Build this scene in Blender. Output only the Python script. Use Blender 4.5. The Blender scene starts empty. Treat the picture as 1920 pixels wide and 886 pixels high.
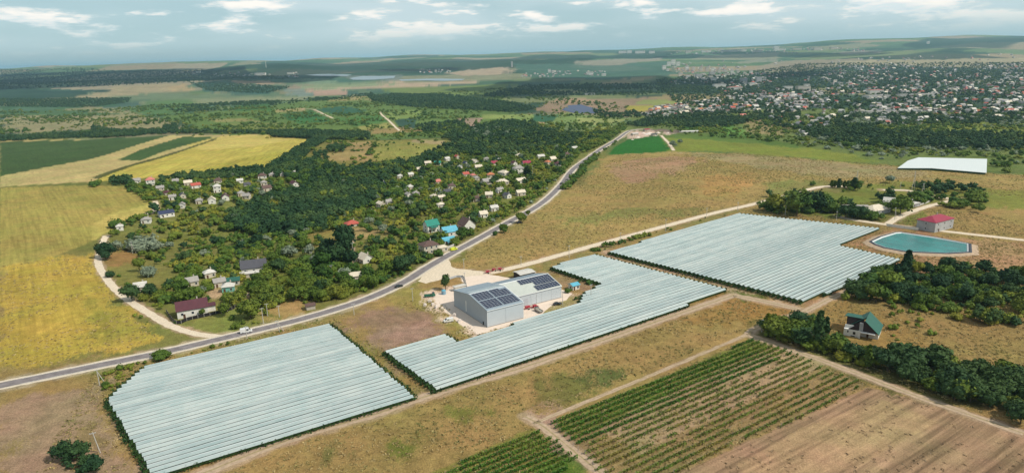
import bpy, bmesh, math, random
import numpy as np
from mathutils import Vector, Matrix
random.seed(7); rng = np.random.default_rng(7)
R = math.radians
scn = bpy.context.scene; COL = scn.collection

# ---------------------------------------------------------------- camera
CAMH = 120.0; FPX = 1250.0; PITCH = math.atan(339 / FPX); ROLL = R(1.45)
cam = bpy.data.cameras.new('camera'); camo = bpy.data.objects.new('camera', cam); COL.objects.link(camo)
scn.camera = camo
cam.sensor_width = 36; cam.lens = 36 * FPX / 1920; cam.clip_start = 1; cam.clip_end = 90000
fwd = np.array([0, math.cos(PITCH), -math.sin(PITCH)]); r0 = np.array([1., 0, 0]); u0 = np.array([0, math.sin(PITCH), math.cos(PITCH)])
cr, sr = math.cos(ROLL), math.sin(ROLL)
RT = cr * r0 - sr * u0; UP = sr * r0 + cr * u0
camo.matrix_world = Matrix(((RT[0], UP[0], -fwd[0], 0), (RT[1], UP[1], -fwd[1], 0), (RT[2], UP[2], -fwd[2], CAMH), (0, 0, 0, 1)))

# ---------------------------------------------------------------- sun, sky
SUN_EL = R(48); SUN_AZ = R(-22)          # azimuth of the sun measured from +X towards +Y
sd = Vector((math.cos(SUN_EL) * math.cos(SUN_AZ), math.cos(SUN_EL) * math.sin(SUN_AZ), math.sin(SUN_EL)))
sl = bpy.data.lights.new('sun', 'SUN'); sl.energy = 5.0; sl.angle = R(.5); sl.color = (1, .925, .80)
so = bpy.data.objects.new('sun', sl); COL.objects.link(so); so.rotation_euler = (-sd).to_track_quat('-Z', 'Y').to_euler()
scn.view_settings.view_transform = 'Standard'; scn.view_settings.look = 'None'
scn.view_settings.exposure = -0.3; scn.view_settings.gamma = 1
scn.cycles.max_bounces = 5; scn.cycles.diffuse_bounces = 2; scn.cycles.volume_bounces = 1
scn.cycles.transparent_max_bounces = 6

W = bpy.data.worlds.new('World'); scn.world = W; W.use_nodes = True
nt = W.node_tree; nt.nodes.clear()
def N(nt, t, **k):
    n = nt.nodes.new(t)
    for a, b in k.items(): setattr(n, a, b)
    return n
def L(nt, a, b): nt.links.new(a, b)
def M1(nt, op, a, b=None, c=None):
    n = N(nt, 'ShaderNodeMath', operation=op)
    for i, v in enumerate((a, b, c)):
        if v is None: continue
        if isinstance(v, (int, float)): n.inputs[i].default_value = v
        else: L(nt, v, n.inputs[i])
    return n.outputs[0]
def MR(nt, v, a, b, c=0., d=1., smooth=False):
    n = N(nt, 'ShaderNodeMapRange'); n.interpolation_type = 'SMOOTHSTEP' if smooth else 'LINEAR'
    L(nt, v, n.inputs[0])
    for i, x in zip((1, 2, 3, 4), (a, b, c, d)): n.inputs[i].default_value = x
    return n.outputs[0]
def MIX(nt, f, a, b, bt='MIX'):
    n = N(nt, 'ShaderNodeMix', data_type='RGBA', blend_type=bt)
    for s, v in ((0, f), (6, a), (7, b)):
        if isinstance(v, (int, float)): n.inputs[s].default_value = v
        elif isinstance(v, tuple): n.inputs[s].default_value = (*v[:3], 1)
        else: L(nt, v, n.inputs[s])
    return n.outputs[2]
def NOISE(nt, vec, scale, detail=3, rough=.55):
    n = N(nt, 'ShaderNodeTexNoise'); n.inputs['Scale'].default_value = scale; n.inputs['Detail'].default_value = detail
    n.inputs['Roughness'].default_value = rough
    if vec is not None: L(nt, vec, n.inputs['Vector'])
    return n.outputs['Fac']
sky = N(nt, 'ShaderNodeTexSky', sky_type='NISHITA'); sky.sun_disc = False
sky.sun_elevation = SUN_EL; sky.sun_rotation = math.pi / 2 - SUN_AZ; sky.air_density = 1.0; sky.dust_density = 1.2; sky.ozone_density = 1.6
tc = N(nt, 'ShaderNodeTexCoord'); sx = N(nt, 'ShaderNodeSeparateXYZ'); L(nt, tc.outputs['Generated'], sx.inputs[0])
def cvec(dz):
    c = N(nt, 'ShaderNodeCombineXYZ'); L(nt, M1(nt, 'MULTIPLY', sx.outputs[0], 9.), c.inputs[0]); L(nt, M1(nt, 'MULTIPLY', sx.outputs[1], 9.), c.inputs[1])
    L(nt, M1(nt, 'ADD', M1(nt, 'MULTIPLY', sx.outputs[2], 44.), dz), c.inputs[2]); return c.outputs[0]
n1 = NOISE(nt, cvec(0.), 1., 7, .6); n2 = NOISE(nt, cvec(.35), 1., 7, .6); n3 = NOISE(nt, cvec(7.), .33, 3, .5)
dens = M1(nt, 'ADD', n1, M1(nt, 'MULTIPLY', n3, .5))
veil = MR(nt, n3, .36, .58, .05, .6, True)
cmask = M1(nt, 'MAXIMUM', MR(nt, dens, .70, .87, 0, 1, True), veil)
cmask = M1(nt, 'MULTIPLY', cmask, MR(nt, sx.outputs[2], .006, .055, 0, .92, True))
lit = M1(nt, 'MULTIPLY', MR(nt, M1(nt, 'SUBTRACT', n1, n2), -.06, .08, .15, 1), MR(nt, dens, .72, .86, 0, 1, True))
skyt = MIX(nt, 1.0, sky.outputs[0], (.78, 1.02, 1.06), 'MULTIPLY')
pale = MIX(nt, MR(nt, sx.outputs[2], 0., .4, .62, .08, True), skyt, (9.8, 13.6, 14.8))
ccol = MIX(nt, lit, (12.0, 13.8, 14.4), (18.5, 17.4, 16.0))
fin = MIX(nt, cmask, pale, ccol)
bg = N(nt, 'ShaderNodeBackground'); bg.inputs[1].default_value = .075; L(nt, fin, bg.inputs[0])
wo = N(nt, 'ShaderNodeOutputWorld'); L(nt, bg.outputs[0], wo.inputs[0])

# ---------------------------------------------------------------- terrain shape
def hsh(ix, iy, s=0):
    h = (ix.astype(np.int64) * 374761393 + iy.astype(np.int64) * 668265263 + s * 974711) & 0xffffffff
    h = ((h ^ (h >> 13)) * 1274126177) & 0xffffffff
    return ((h ^ (h >> 16)) & 0xffff) / 65535.0
def vn(x, y, s=0):
    ix = np.floor(x); iy = np.floor(y); fx = x - ix; fy = y - iy
    fx = fx * fx * (3 - 2 * fx); fy = fy * fy * (3 - 2 * fy)
    a = hsh(ix, iy, s); b = hsh(ix + 1, iy, s); c = hsh(ix, iy + 1, s); d = hsh(ix + 1, iy + 1, s)
    return (a * (1 - fx) + b * fx) * (1 - fy) + (c * (1 - fx) + d * fx) * fy
def ss(a, b, x):
    t = np.clip((x - a) / (b - a), 0, 1); return t * t * (3 - 2 * t)
def flat(px, py, z=0.):
    d = fwd + RT * (px - 960) / FPX - UP * (py - 443) / FPX
    t = (z - CAMH) / d[2]; return d[0] * t, d[1] * t
RAV = [flat(*p) for p in ((380, 430), (480, 405), (600, 372), (700, 335), (830, 290), (960, 250))]
def segdist(x, y, pts):
    best = np.full(np.shape(x), 1e9)
    for (ax, ay), (bx, by) in zip(pts[:-1], pts[1:]):
        dx, dy = bx - ax, by - ay; l2 = dx * dx + dy * dy + 1e-9
        t = np.clip(((x - ax) * dx + (y - ay) * dy) / l2, 0, 1)
        best = np.minimum(best, np.hypot(x - ax - t * dx, y - ay - t * dy))
    return best
RK = np.array([0, 720, 1000, 1500, 2200, 3600, 5200, 8000, 12000, 15500, 19000, 26000, 60000.])
RZ = np.array([0, 0, -10, -32, -45, -50, -25, 40, 118, 150, 120, 0, -60.])
def terrain(x, y):
    x = np.asarray(x, float); y = np.asarray(y, float)
    r = np.hypot(x, y) + 1e-6; az = np.arctan2(x, np.maximum(y, 1e-3))
    z = np.interp(r, RK, RZ)
    for k in (-.04, .04): z = z + np.interp(r * (1 + k), RK, RZ)
    z = z / 3 * ss(-300, 600, y)
    z = z + ss(6000, 13000, r) * (1 - ss(19000, 26000, r)) * (np.clip(az, -.6, .6) * 95 + 12)
    a = ss(900, 2200, r) * 9 + ss(2500, 8000, r) * 20
    z = z + a * (vn(x / 900 + 3.1, y / 1300 + 1.7, 1) - .5) * 2
    z = z + ss(4000, 9000, r) * (1 - ss(14500, 21000, r)) * 38 * (vn(x / 2600, y / 1500 + 7.7, 2) - .5) * 2 + ss(3000, 6000, r) * (1 - ss(14500, 21000, r)) * 14 * (vn(x / 1100, y / 800 + 2.7, 12) - .5) * 2
    z = z + ss(700, 1200, r) * 4 * (vn(x / 240, y / 260, 3) - .5) * 2
    z = z - 16 * np.exp(-(segdist(x, y, RAV) / 75.) ** 2) * ss(260, 400, r)
    return z
def at(px, py, up=0.):
    px = np.atleast_1d(np.asarray(px, float)); py = np.atleast_1d(np.asarray(py, float))
    D = fwd[None] + RT[None] * ((px - 960) / FPX)[:, None] - UP[None] * ((py - 443) / FPX)[:, None]
    t0 = np.where(D[:, 2] < -.085, (CAMH - 16) / np.maximum(1e-3, -D[:, 2]), 60.); t1 = t0.copy(); hit = np.zeros(len(px), bool)
    for k in range(420):
        tn = t1 * 1.014
        zz = CAMH + D[:, 2] * tn - up - terrain(D[:, 0] * tn, D[:, 1] * tn)
        h = (zz <= 0) & ~hit; hit |= h
        t0 = np.where(hit, t0, t1 if k else t0); t1 = np.where(hit & ~h, t1, tn)
        t0 = np.where(h, tn / 1.014, t0)
        if hit.all(): break
    for k in range(18):
        m = (t0 + t1) / 2; zz = CAMH + D[:, 2] * m - up - terrain(D[:, 0] * m, D[:, 1] * m)
        t1 = np.where(zz <= 0, m, t1); t0 = np.where(zz <= 0, t0, m)
    return np.stack([D[:, 0] * t1, D[:, 1] * t1, CAMH + D[:, 2] * t1], 1)
def A1(px, py, up=0.):
    p = at(px, py, up)[0]; return Vector((p[0], p[1], float(terrain(p[0], p[1]))))
def polyw(pts, up=0.):
    p = np.array(pts, float); return at(p[:, 0], p[:, 1], up)[:, :2]
def mpp(v):                                   # metres per photo pixel at a place
    return float(np.dot(np.array(v) - np.array([0, 0, CAMH]), fwd)) / FPX
def inpoly(x, y, P):
    ins = np.zeros(x.shape, bool); n = len(P)
    for i in range(n):
        x1, y1 = P[i]; x2, y2 = P[(i + 1) % n]
        if y1 == y2: continue
        c = (y1 > y) != (y2 > y)
        ins ^= c & (x < (x2 - x1) * (y - y1) / (y2 - y1) + x1)
    return ins
def lin(c):
    c = np.array(c, float) / 255
    return np.where(c < .04045, c / 12.92, ((c + .055) / 1.055) ** 2.4)

# ---------------------------------------------------------------- materials
def mat(name, col=(.5, .5, .5), rough=.7, spec=.3, noise=0., nscale=1., metal=0., rand=0., bump=0., trans=0., objspace=False):
    m = bpy.data.materials.new(name); m.use_nodes = True; t = m.node_tree; b = t.nodes['Principled BSDF']
    b.inputs['Roughness'].default_value = rough; b.inputs['Specular IOR Level'].default_value = spec; b.inputs['Metallic'].default_value = metal
    g = N(t, 'ShaderNodeNewGeometry'); vec = g.outputs['Position']
    if objspace: vec = N(t, 'ShaderNodeTexCoord').outputs['Object']
    c = None
    if noise:
        f = NOISE(t, vec, nscale, 5, .65)
        c = MIX(t, MR(t, f, .3, .7), tuple(x * (1 - noise) for x in col), tuple(min(1, x * (1 + noise)) for x in col))
        if bump:
            bn = N(t, 'ShaderNodeBump'); bn.inputs['Strength'].default_value = bump; bn.inputs['Distance'].default_value = .15
            L(t, f, bn.inputs['Height']); L(t, bn.outputs[0], b.inputs['Normal'])
    if rand:
        oi = N(t, 'ShaderNodeObjectInfo')
        c = MIX(t, 1.0, c if c is not None else tuple(col), MIX(t, oi.outputs['Random'], (1 - rand,) * 3, (1 + rand, 1 + rand * .8, 1 + rand * .5)), 'MULTIPLY')
    if c is None: b.inputs['Base Color'].default_value = (*col, 1)
    else: L(t, c, b.inputs['Base Color'])
    if trans:
        b.inputs['Transmission Weight'].default_value = trans
    return m
def foliage(name, ca, cb_, cc=None, bigscale=.02):
    m = bpy.data.materials.new(name); m.use_nodes = True; t = m.node_tree; b = t.nodes['Principled BSDF']
    b.inputs['Roughness'].default_value = .75; b.inputs['Specular IOR Level'].default_value = .15
    oi = N(t, 'ShaderNodeObjectInfo'); g = N(t, 'ShaderNodeNewGeometry')
    c = MIX(t, oi.outputs['Random'], ca, cb_)
    if cc: c = MIX(t, MR(t, NOISE(t, g.outputs['Position'], bigscale, 2), .5, .66), c, cc)
    f = NOISE(t, g.outputs['Position'], .9, 3, .7)
    c = MIX(t, 1., c, MIX(t, MR(t, f, .3, .7), (.5, .55, .5), (1.45, 1.4, 1.25)), 'MULTIPLY')
    L(t, c, b.inputs['Base Color'])
    return m
MT = {}
MT['dark'] = foliage('dark_forest_leaves', (.016, .046, .020), (.030, .068, .024), (.05, .09, .028))
MT['scrub'] = foliage('scrub_leaves', (.055, .102, .013), (.11, .155, .020), (.20, .195, .03))
MT['mid'] = foliage('mid_green_leaves', (.032, .078, .013), (.075, .122, .018), (.13, .16, .024))
MT['silver'] = foliage('silver_willow_leaves', (.15, .19, .145), (.22, .26, .20))
MT['yellow'] = foliage('yellow_green_leaves', (.14, .17, .02), (.22, .22, .03))
MT['vine'] = foliage('vine_leaves', (.042, .125, .014), (.075, .155, .02), (.13, .19, .03), .05)
MT['vinedry'] = foliage('thin_vine_leaves', (.09, .15, .025), (.14, .18, .035), (.22, .19, .05), .08)
MT['trunk'] = mat('bark', (.12, .09, .065), .9, .1, .3, 3)
MT['white'] = mat('white_plaster', (.66, .64, .58), .85, .2, .10, .5)
MT['cream'] = mat('cream_plaster', (.52, .47, .38), .85, .2, .12, .5)
MT['greywall'] = mat('grey_plaster', (.36, .36, .36), .85, .2, .15, .5)
MT['blockwall'] = mat('bare_block', (.42, .38, .32), .9, .1, .2, .9)
MT['glass'] = mat('window_glass', (.02, .03, .04), .12, .6)
MT['frame'] = mat('window_frame', (.7, .7, .7), .5)
MT['door'] = mat('door_wood', (.10, .05, .03), .6)
MT['conc'] = mat('concrete', (.46, .44, .40), .9, .2, .15, 2)
MT['metalg'] = mat('galvanised_metal', (.42, .45, .48), .45, .5, .08, .4)
MT['black'] = mat('black_fence_sheet', (.018, .016, .018), .6)
MT['tyre'] = mat('tyre_rubber', (.015, .015, .015), .85)
MT['rim'] = mat('wheel_rim', (.4, .4, .42), .4, .5, metal=.6)
MT['lamp'] = mat('lamp_lens', (.75, .75, .7), .2, .5)
MT['redlamp'] = mat('tail_lamp_lens', (.35, .02, .02), .25, .5)
ROOFC = {'maroon': (.085, .024, .034), 'red': (.40, .085, .06), 'orange': (.48, .17, .08), 'pink': (.50, .17, .14), 'brown': (.11, .065, .055), 'grey': (.30, .28, .26),
         'white': (.52, .50, .46), 'darkgrey': (.07, .07, .085), 'teal': (.012, .20, .15), 'blue': (.10, .36, .48), 'navy': (.03, .04, .09), 'green': (.025, .12, .085),
         'cream': (.60, .53, .42), 'crimson': (.28, .03, .06), 'forest': (.022, .10, .075)}
for k, c in ROOFC.items(): MT['roof_' + k] = mat(k + '_roof', c, .6, .35, .14, .6)
def paint(name, c, metal=.2): return mat(name, c, .3, .5, metal=metal)

# ---------------------------------------------------------------- mesh helpers
def link(name, me, parent=None):
    o = bpy.data.objects.new(name, me); COL.objects.link(o)
    if parent: o.parent = parent
    return o
def tag(o, label=None, cat=None, group=None, kind=None):
    for k, v in (('label', label), ('category', cat), ('group', group), ('kind', kind)):
        if v: o[k] = v
    return o
def empty(name, loc=(0, 0, 0), rz=0., label=None, cat=None, group=None):
    o = link(name, None); o.location = loc; o.rotation_euler = (0, 0, rz); o.empty_display_size = .5
    return tag(o, label, cat, group)
class MB:
    def __init__(s): s.v = []; s.f = []; s.mi = []; s.cur = 0
    def add(s, vs, fs):
        b = len(s.v); s.v += [tuple(v) for v in vs]; s.f += [tuple(i + b for i in f) for f in fs]; s.mi += [s.cur] * len(fs)
    def box(s, x0, y0, z0, x1, y1, z1):
        s.add([(x0, y0, z0), (x1, y0, z0), (x1, y1, z0), (x0, y1, z0), (x0, y0, z1), (x1, y0, z1), (x1, y1, z1), (x0, y1, z1)],
              [(0, 3, 2, 1), (4, 5, 6, 7), (0, 1, 5, 4), (1, 2, 6, 5), (2, 3, 7, 6), (3, 0, 4, 7)])
    def tube(s, a, b, ra, rb=None, n=8):
        rb = ra if rb is None else rb; a = Vector(a); b = Vector(b); d = (b - a).normalized()
        p = d.orthogonal().normalized(); q = d.cross(p)
        vs = [tuple(c + (p * math.cos(2 * math.pi * i / n) + q * math.sin(2 * math.pi * i / n)) * r) for c, r in ((a, ra), (b, rb)) for i in range(n)]
        s.add(vs, [(i, (i + 1) % n, n + (i + 1) % n, n + i) for i in range(n)] + [tuple(range(n - 1, -1, -1)), tuple(range(n, 2 * n))])
    def prism(s, prof, axis, a, b):          # closed profile of (u, z) extruded along 'x' or 'y'
        n = len(prof)
        P = lambda t, u, z: (t, u, z) if axis == 'x' else (u, t, z)
        s.add([P(a, *q) for q in prof] + [P(b, *q) for q in prof],
              [(i, (i + 1) % n, n + (i + 1) % n, n + i) for i in range(n)] + [tuple(range(n - 1, -1, -1)), tuple(range(n, 2 * n))])
    def quad(s, c, r, nrm=None):
        d = Vector((random.gauss(0, 1), random.gauss(0, 1), random.gauss(0, 1))) if nrm is None else Vector(nrm)
        d.normalize(); p = d.orthogonal().normalized(); q = d.cross(p); a = random.random() * 6.28
        p, q = p * math.cos(a) + q * math.sin(a), q * math.cos(a) - p * math.sin(a)
        c = Vector(c); r2 = r * random.uniform(.6, 1)
        s.add([c - p * r - q * r2 * .5, c + p * r * .2 - q * r2, c + p * r + q * r2 * .4, c - p * r * .3 + q * r2], [(0, 1, 2, 3)])
    def mesh(s, name, mats=(), smooth=False):
        me = bpy.data.meshes.new(name); me.from_pydata(s.v, [], s.f)
        for m in (mats if isinstance(mats, (list, tuple)) else [mats]): me.materials.append(m)
        if any(s.mi): me.polygons.foreach_set('material_index', s.mi)
        if smooth: me.polygons.foreach_set('use_smooth', [True] * len(s.f))
        bm = bmesh.new(); bm.from_mesh(me); bmesh.ops.recalc_face_normals(bm, faces=bm.faces); bm.to_mesh(me); bm.free()
        return me
    def build(s, name, mats, parent=None, smooth=False): return link(name, s.mesh(name, mats, smooth), parent)
    def raw(s, name, mats, parent=None, smooth=False):
        me = bpy.data.meshes.new(name); me.from_pydata(s.v, [], s.f)
        for m in (mats if isinstance(mats, (list, tuple)) else [mats]): me.materials.append(m)
        if any(s.mi): me.polygons.foreach_set('material_index', s.mi)
        if smooth: me.polygons.foreach_set('use_smooth', [True] * len(s.f))
        return link(name, me, parent)
def npmesh(name, V, F, mats):
    me = bpy.data.meshes.new(name); me.vertices.add(len(V)); me.vertices.foreach_set('co', np.asarray(V, np.float32).ravel())
    F = np.asarray(F, np.int32); me.loops.add(F.size); me.loops.foreach_set('vertex_index', F.ravel())
    me.polygons.add(len(F)); me.polygons.foreach_set('loop_start', np.arange(0, F.size, F.shape[1], dtype=np.int32))
    me.update(calc_edges=True)
    for m in mats: me.materials.append(m)
    return me
def copy_tree(o, parent=None):
    c = o.copy(); COL.objects.link(c)
    if parent: c.parent = parent
    for ch in o.children: copy_tree(ch, c)
    return c
ORD = 'first second third fourth fifth sixth seventh eighth ninth tenth eleventh twelfth thirteenth fourteenth fifteenth sixteenth seventeenth eighteenth nineteenth twentieth'.split()
def ordn(i):
    if i < 20: return ORD[i]
    T = ['twenty', 'thirty', 'forty', 'fifty']; t = (i + 1) // 10 - 2; u = (i + 1) % 10
    return ['twentieth', 'thirtieth', 'fortieth', 'fiftieth'][t] if u == 0 else T[t] + '-' + ORD[u - 1]

# ---------------------------------------------------------------- ground: field colours
# each: (photo outline, colour, stripe strength, ragged edge)
G = []
def fld(c, amp, rag, *p): G.append((p, c, amp, rag))
# far plain and hills
fld((112, 128, 96), .2, 1, (172, 172), (400, 176), (560, 180), (560, 186), (330, 190), (172, 184))
fld((138, 142, 108), .2, 1, (250, 192), (420, 184), (600, 180), (560, 188), (380, 196), (262, 200))
fld((170, 150, 118), .2, 1, (380, 158), (560, 156), (560, 160), (420, 162))
fld((166, 152, 118), .1, 1, (0, 195), (172, 178), (205, 164), (285, 158), (350, 157), (372, 168), (300, 173), (172, 186), (60, 195))
fld((182, 158, 118), .1, 1, (322, 163), (345, 157), (368, 168), (330, 170))
fld((56, 96, 84), 0, 1, (355, 155), (450, 157), (545, 163), (500, 177), (400, 173))
fld((178, 152, 124), .1, 1, (420, 151), (510, 152), (530, 158), (440, 157))
fld((150, 132, 112), .1, 1, (540, 158), (580, 156), (640, 160), (640, 178), (545, 172))
fld((62, 96, 60), 0, 1, (0, 200), (172, 184), (246, 184), (240, 194), (172, 202))
fld((150, 142, 104), .1, 1, (0, 215), (172, 200), (225, 204), (300, 225), (378, 243), (300, 252), (172, 242), (0, 250))
fld((62, 100, 58), .1, 1, (0, 205), (172, 205), (228, 214), (180, 217), (0, 214))
fld((84, 118, 66), .1, 1, (235, 205), (285, 188), (365, 188), (400, 203), (290, 216))
fld((98, 122, 60), .25, 1, (290, 217), (440, 206), (560, 190), (700, 178), (960, 165), (960, 262), (500, 252), (378, 245))
fld((66, 108, 52), .2, 0, (440, 199), (506, 194), (512, 207), (440, 209))
fld((160, 148, 100), .1, 0, (515, 206), (572, 202), (573, 208), (516, 210))
fld((150, 140, 90), .1, 1, (392, 225), (465, 221), (482, 228), (402, 227))
fld((54, 96, 52), .3, 0, (528, 214), (586, 206), (600, 224), (540, 226))
fld((120, 128, 70), .2, 0, (430, 232), (530, 230), (560, 244), (440, 243))
fld((124, 146, 118), .1, 1, (575, 148), (632, 147), (642, 155), (580, 158))
fld((66, 104, 88), 0, 1, (625, 147), (690, 150), (690, 156), (640, 156))
fld((188, 164, 138), .1, 1, (560, 163), (700, 156), (880, 151), (886, 157), (760, 163), (660, 168), (560, 176))
fld((132, 150, 112), .2, 1, (560, 160), (700, 156), (770, 155), (650, 166), (560, 170))
fld((178, 148, 130), .1, 0, (578, 168), (650, 170), (652, 177), (590, 180))
fld((120, 136, 126), .1, 1, (540, 166), (578, 168), (586, 180), (545, 180))
fld((160, 146, 100), .1, 1, (612, 187), (665, 179), (698, 180), (690, 188), (620, 189))
fld((112, 130, 68), .2, 1, (700, 166), (830, 163), (960, 158), (960, 176), (830, 178), (740, 176))
fld((48, 92, 72), .35, 0, (588, 206), (640, 199), (692, 208), (640, 216))
fld((62, 112, 58), .3, 0, (540, 216), (600, 212), (625, 228), (560, 232))
fld((126, 144, 76), .15, 0, (720, 210), (792, 207), (772, 222), (730, 226))
fld((46, 78, 68), .3, 0, (738, 225), (782, 220), (778, 240), (757, 246))
fld((76, 116, 58), .25, 0, (630, 222), (718, 214), (730, 227), (665, 237))
fld((156, 152, 86), .1, 0, (668, 238), (737, 229), (745, 238), (680, 244))
fld((150, 128, 84), .1, 1, (675, 244), (745, 238), (800, 244), (700, 252))
fld((166, 140, 124), .15, 0, (855, 222), (906, 221), (895, 235), (872, 248), (861, 243), (876, 232))
fld((140, 152, 84), .1, 0, (904, 215), (1000, 214), (1000, 224), (906, 222))
fld((122, 132, 124), .05, 1, (640, 143), (740, 141), (740, 150), (660, 150))
fld((160, 148, 128), .1, 1, (830, 139), (900, 129), (960, 126), (960, 138), (880, 142))
fld((176, 158, 134), .1, 1, (828, 137), (870, 133), (945, 126), (968, 131), (940, 139), (880, 142))
fld((74, 108, 92), 0, 1, (970, 120), (1250, 115), (1280, 140), (1130, 150), (980, 145))
fld((150, 144, 126), .05, 1, (1080, 116), (1130, 112), (1240, 108), (1240, 114), (1160, 122), (1090, 122))
fld((150, 140, 118), .1, 1, (1418, 131), (1480, 113), (1570, 111), (1650, 113), (1560, 124), (1500, 134), (1440, 136))
fld((164, 154, 124), .1, 1, (1560, 120), (1640, 112), (1760, 112), (2000, 108), (2000, 128), (1747, 126))
fld((140, 140, 120), .1, 1, (1375, 116), (1430, 108), (1450, 112), (1400, 120))
fld((148, 144, 126), .1, 1, (1560, 98), (1640, 94), (1640, 100), (1570, 102))
fld((124, 132, 88), .1, 1, (940, 182), (1120, 176), (1200, 182), (1140, 190), (950, 194))
# middle distance right of the valley
fld((150, 128, 104), .15, 1, (996, 204), (1045, 184), (1120, 186), (1200, 184), (1370, 176), (1372, 188), (1280, 198), (1200, 214), (1050, 214))
fld((166, 140, 112), .1, 1, (1040, 186), (1100, 183), (1140, 190), (1060, 196))
fld((164, 156, 66), .1, 0, (1172, 206), (1176, 199), (1215, 198), (1240, 197), (1206, 209))
fld((136, 146, 82), .2, 0, (1195, 190), (1215, 186), (1300, 190), (1240, 197), (1190, 196))
fld((150, 136, 96), .2, 0, (1210, 184), (1260, 176), (1372, 178), (1370, 188), (1300, 190))
fld((120, 140, 78), .2, 1, (940, 222), (1060, 212), (1190, 222), (1150, 237), (1080, 240), (950, 250))
fld((150, 156, 96), .15, 0, (1082, 220), (1180, 224), (1130, 234), (1086, 236))
fld((44, 92, 68), .4, 0, (1002, 217), (1047, 216), (1034, 230), (996, 227))
fld((84, 142, 62), .2, 0, (950, 228), (998, 229), (994, 241), (940, 246))
fld((172, 140, 104), .1, 0, (1002, 229), (1023, 230), (1014, 242), (996, 240))
fld((112, 130, 80), .9, 0, (1024, 231), (1080, 229), (1077, 242), (1014, 243))
fld((150, 158, 90), .1, 1, (1050, 254), (1140, 237), (1180, 236), (1172, 246), (1100, 254), (1050, 262))
fld((76, 128, 56), .2, 1, (960, 262), (1050, 247), (1090, 250), (1030, 268), (960, 275))
fld((104, 118, 62), .1, 1, (1180, 214), (1500, 205), (2000, 200), (2000, 330), (1660, 312), (1400, 287), (1180, 262))
fld((146, 132, 92), .1, 1, (1388, 228), (1440, 220), (1470, 228), (1480, 250), (1440, 256), (1395, 248))
fld((96, 138, 60), .1, 1, (1330, 238), (1390, 232), (1410, 258), (1340, 256))
fld((124, 134, 60), .1, 1, (1600, 245), (1680, 232), (2000, 225), (2000, 275), (1747, 262), (1660, 268))
fld((66, 110, 52), .5, 0, (1272, 236), (1318, 232), (1322, 243), (1290, 247))
# plateau
fld((118, 120, 62), .1, 1, (0, 262), (172, 262), (590, 262), (900, 262), (1150, 250), (1140, 300), (900, 500), (440, 640), (0, 700))
fld((188, 170, 114), .2, 0, (0, 300), (0, 262), (172, 262), (320, 254), (505, 252), (590, 262), (556, 284), (508, 318), (400, 326), (172, 341), (0, 350))
fld((184, 170, 78), .5, 0, (172, 341), (260, 304), (340, 283), (405, 262), (505, 254), (590, 262), (556, 284), (508, 318), (400, 326))
fld((170, 160, 70), .7, 0, (360, 322), (440, 300), (560, 278), (508, 318), (400, 326))
fld((194, 176, 98), .3, 0, (345, 270), (420, 254), (505, 252), (560, 259), (470, 276), (380, 282))
fld((26, 74, 32), .25, 0, (0, 330), (0, 266), (172, 262), (320, 253), (290, 262), (172, 298))
fld((28, 78, 32), .25, 0, (219, 300), (262, 281), (345, 256), (403, 257), (372, 266), (303, 285), (262, 301))
fld((62, 72, 34), 0, 0, (172, 333), (260, 304), (340, 281), (408, 257), (404, 262), (340, 284), (260, 308), (184, 336))
fld((164, 150, 80), .4, 0, (0, 352), (172, 347), (236, 350), (283, 374), (288, 392), (262, 402), (215, 428), (172, 452), (0, 520))
fld((182, 166, 92), .2, 0, (172, 420), (210, 400), (280, 382), (288, 392), (262, 402), (215, 428), (172, 452))
fld((186, 160, 72), .35, 1, (0, 500), (172, 478), (186, 506), (214, 556), (262, 604), (300, 632), (240, 652), (172, 668), (0, 700))
fld((160, 148, 68), .4, 1, (172, 560), (215, 580), (280, 628), (210, 650), (172, 655))
fld((124, 118, 62), .1, 1, (566, 300), (618, 264), (690, 262), (836, 264), (840, 272), (760, 302), (660, 312), (600, 306))
fld((160, 138, 92), .1, 1, (625, 268), (700, 265), (720, 285), (690, 302), (610, 300), (600, 292), (650, 282))
fld((140, 138, 72), .3, 0, (700, 264), (830, 264), (838, 272), (780, 296), (700, 302))
fld((162, 146, 106), .1, 0, (772, 262), (834, 264), (830, 272), (772, 268))
fld((134, 128, 68), .1, 1, (200, 466), (258, 470), (330, 505), (330, 530), (250, 545), (208, 510))
fld((150, 116, 72), .1, 1, (205, 468), (250, 472), (255, 490), (215, 496))
fld((150, 132, 72), .1, 1, (572, 442), (625, 430), (660, 440), (655, 455), (600, 460))
fld((172, 140, 92), .1, 1, (505, 580), (540, 560), (570, 565), (575, 578), (545, 594), (510, 592))
fld((170, 140, 98), .1, 1, (660, 430), (704, 436), (700, 448), (664, 448))
fld((186, 158, 124), .1, 1, (380, 548), (405, 540), (425, 545), (420, 565), (395, 568))
fld((190, 160, 128), .1, 1, (452, 550), (490, 545), (495, 555), (455, 562))
fld((124, 132, 66), .1, 1, (345, 600), (430, 580), (445, 584), (460, 612), (430, 622), (350, 616))
fld((146, 134, 78), .1, 1, (780, 590), (700, 560), (760, 540), (810, 540), (830, 560), (820, 575), (900, 625), (860, 636), (830, 600))
fld((162, 140, 86), .15, 1, (842, 500), (900, 450), (1000, 400), (1060, 362), (1110, 312), (1132, 294), (1180, 288), (1262, 284), (1400, 287), (1600, 305), (1747, 318), (2000, 330), (2000, 372), (1747, 352), (1600, 345), (1540, 350), (1430, 378), (1300, 408), (1180, 446), (1050, 482), (960, 498), (880, 506))
fld((166, 134, 104), .1, 1, (1140, 312), (1200, 296), (1300, 292), (1320, 305), (1260, 325), (1180, 340), (1140, 332))
fld((156, 142, 102), .1, 1, (1262, 286), (1400, 289), (1600, 307), (1747, 322), (1747, 335), (1560, 335), (1400, 310))
fld((172, 138, 84), .1, 1, (1320, 330), (1400, 325), (1420, 345), (1360, 370), (1300, 365))
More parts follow.
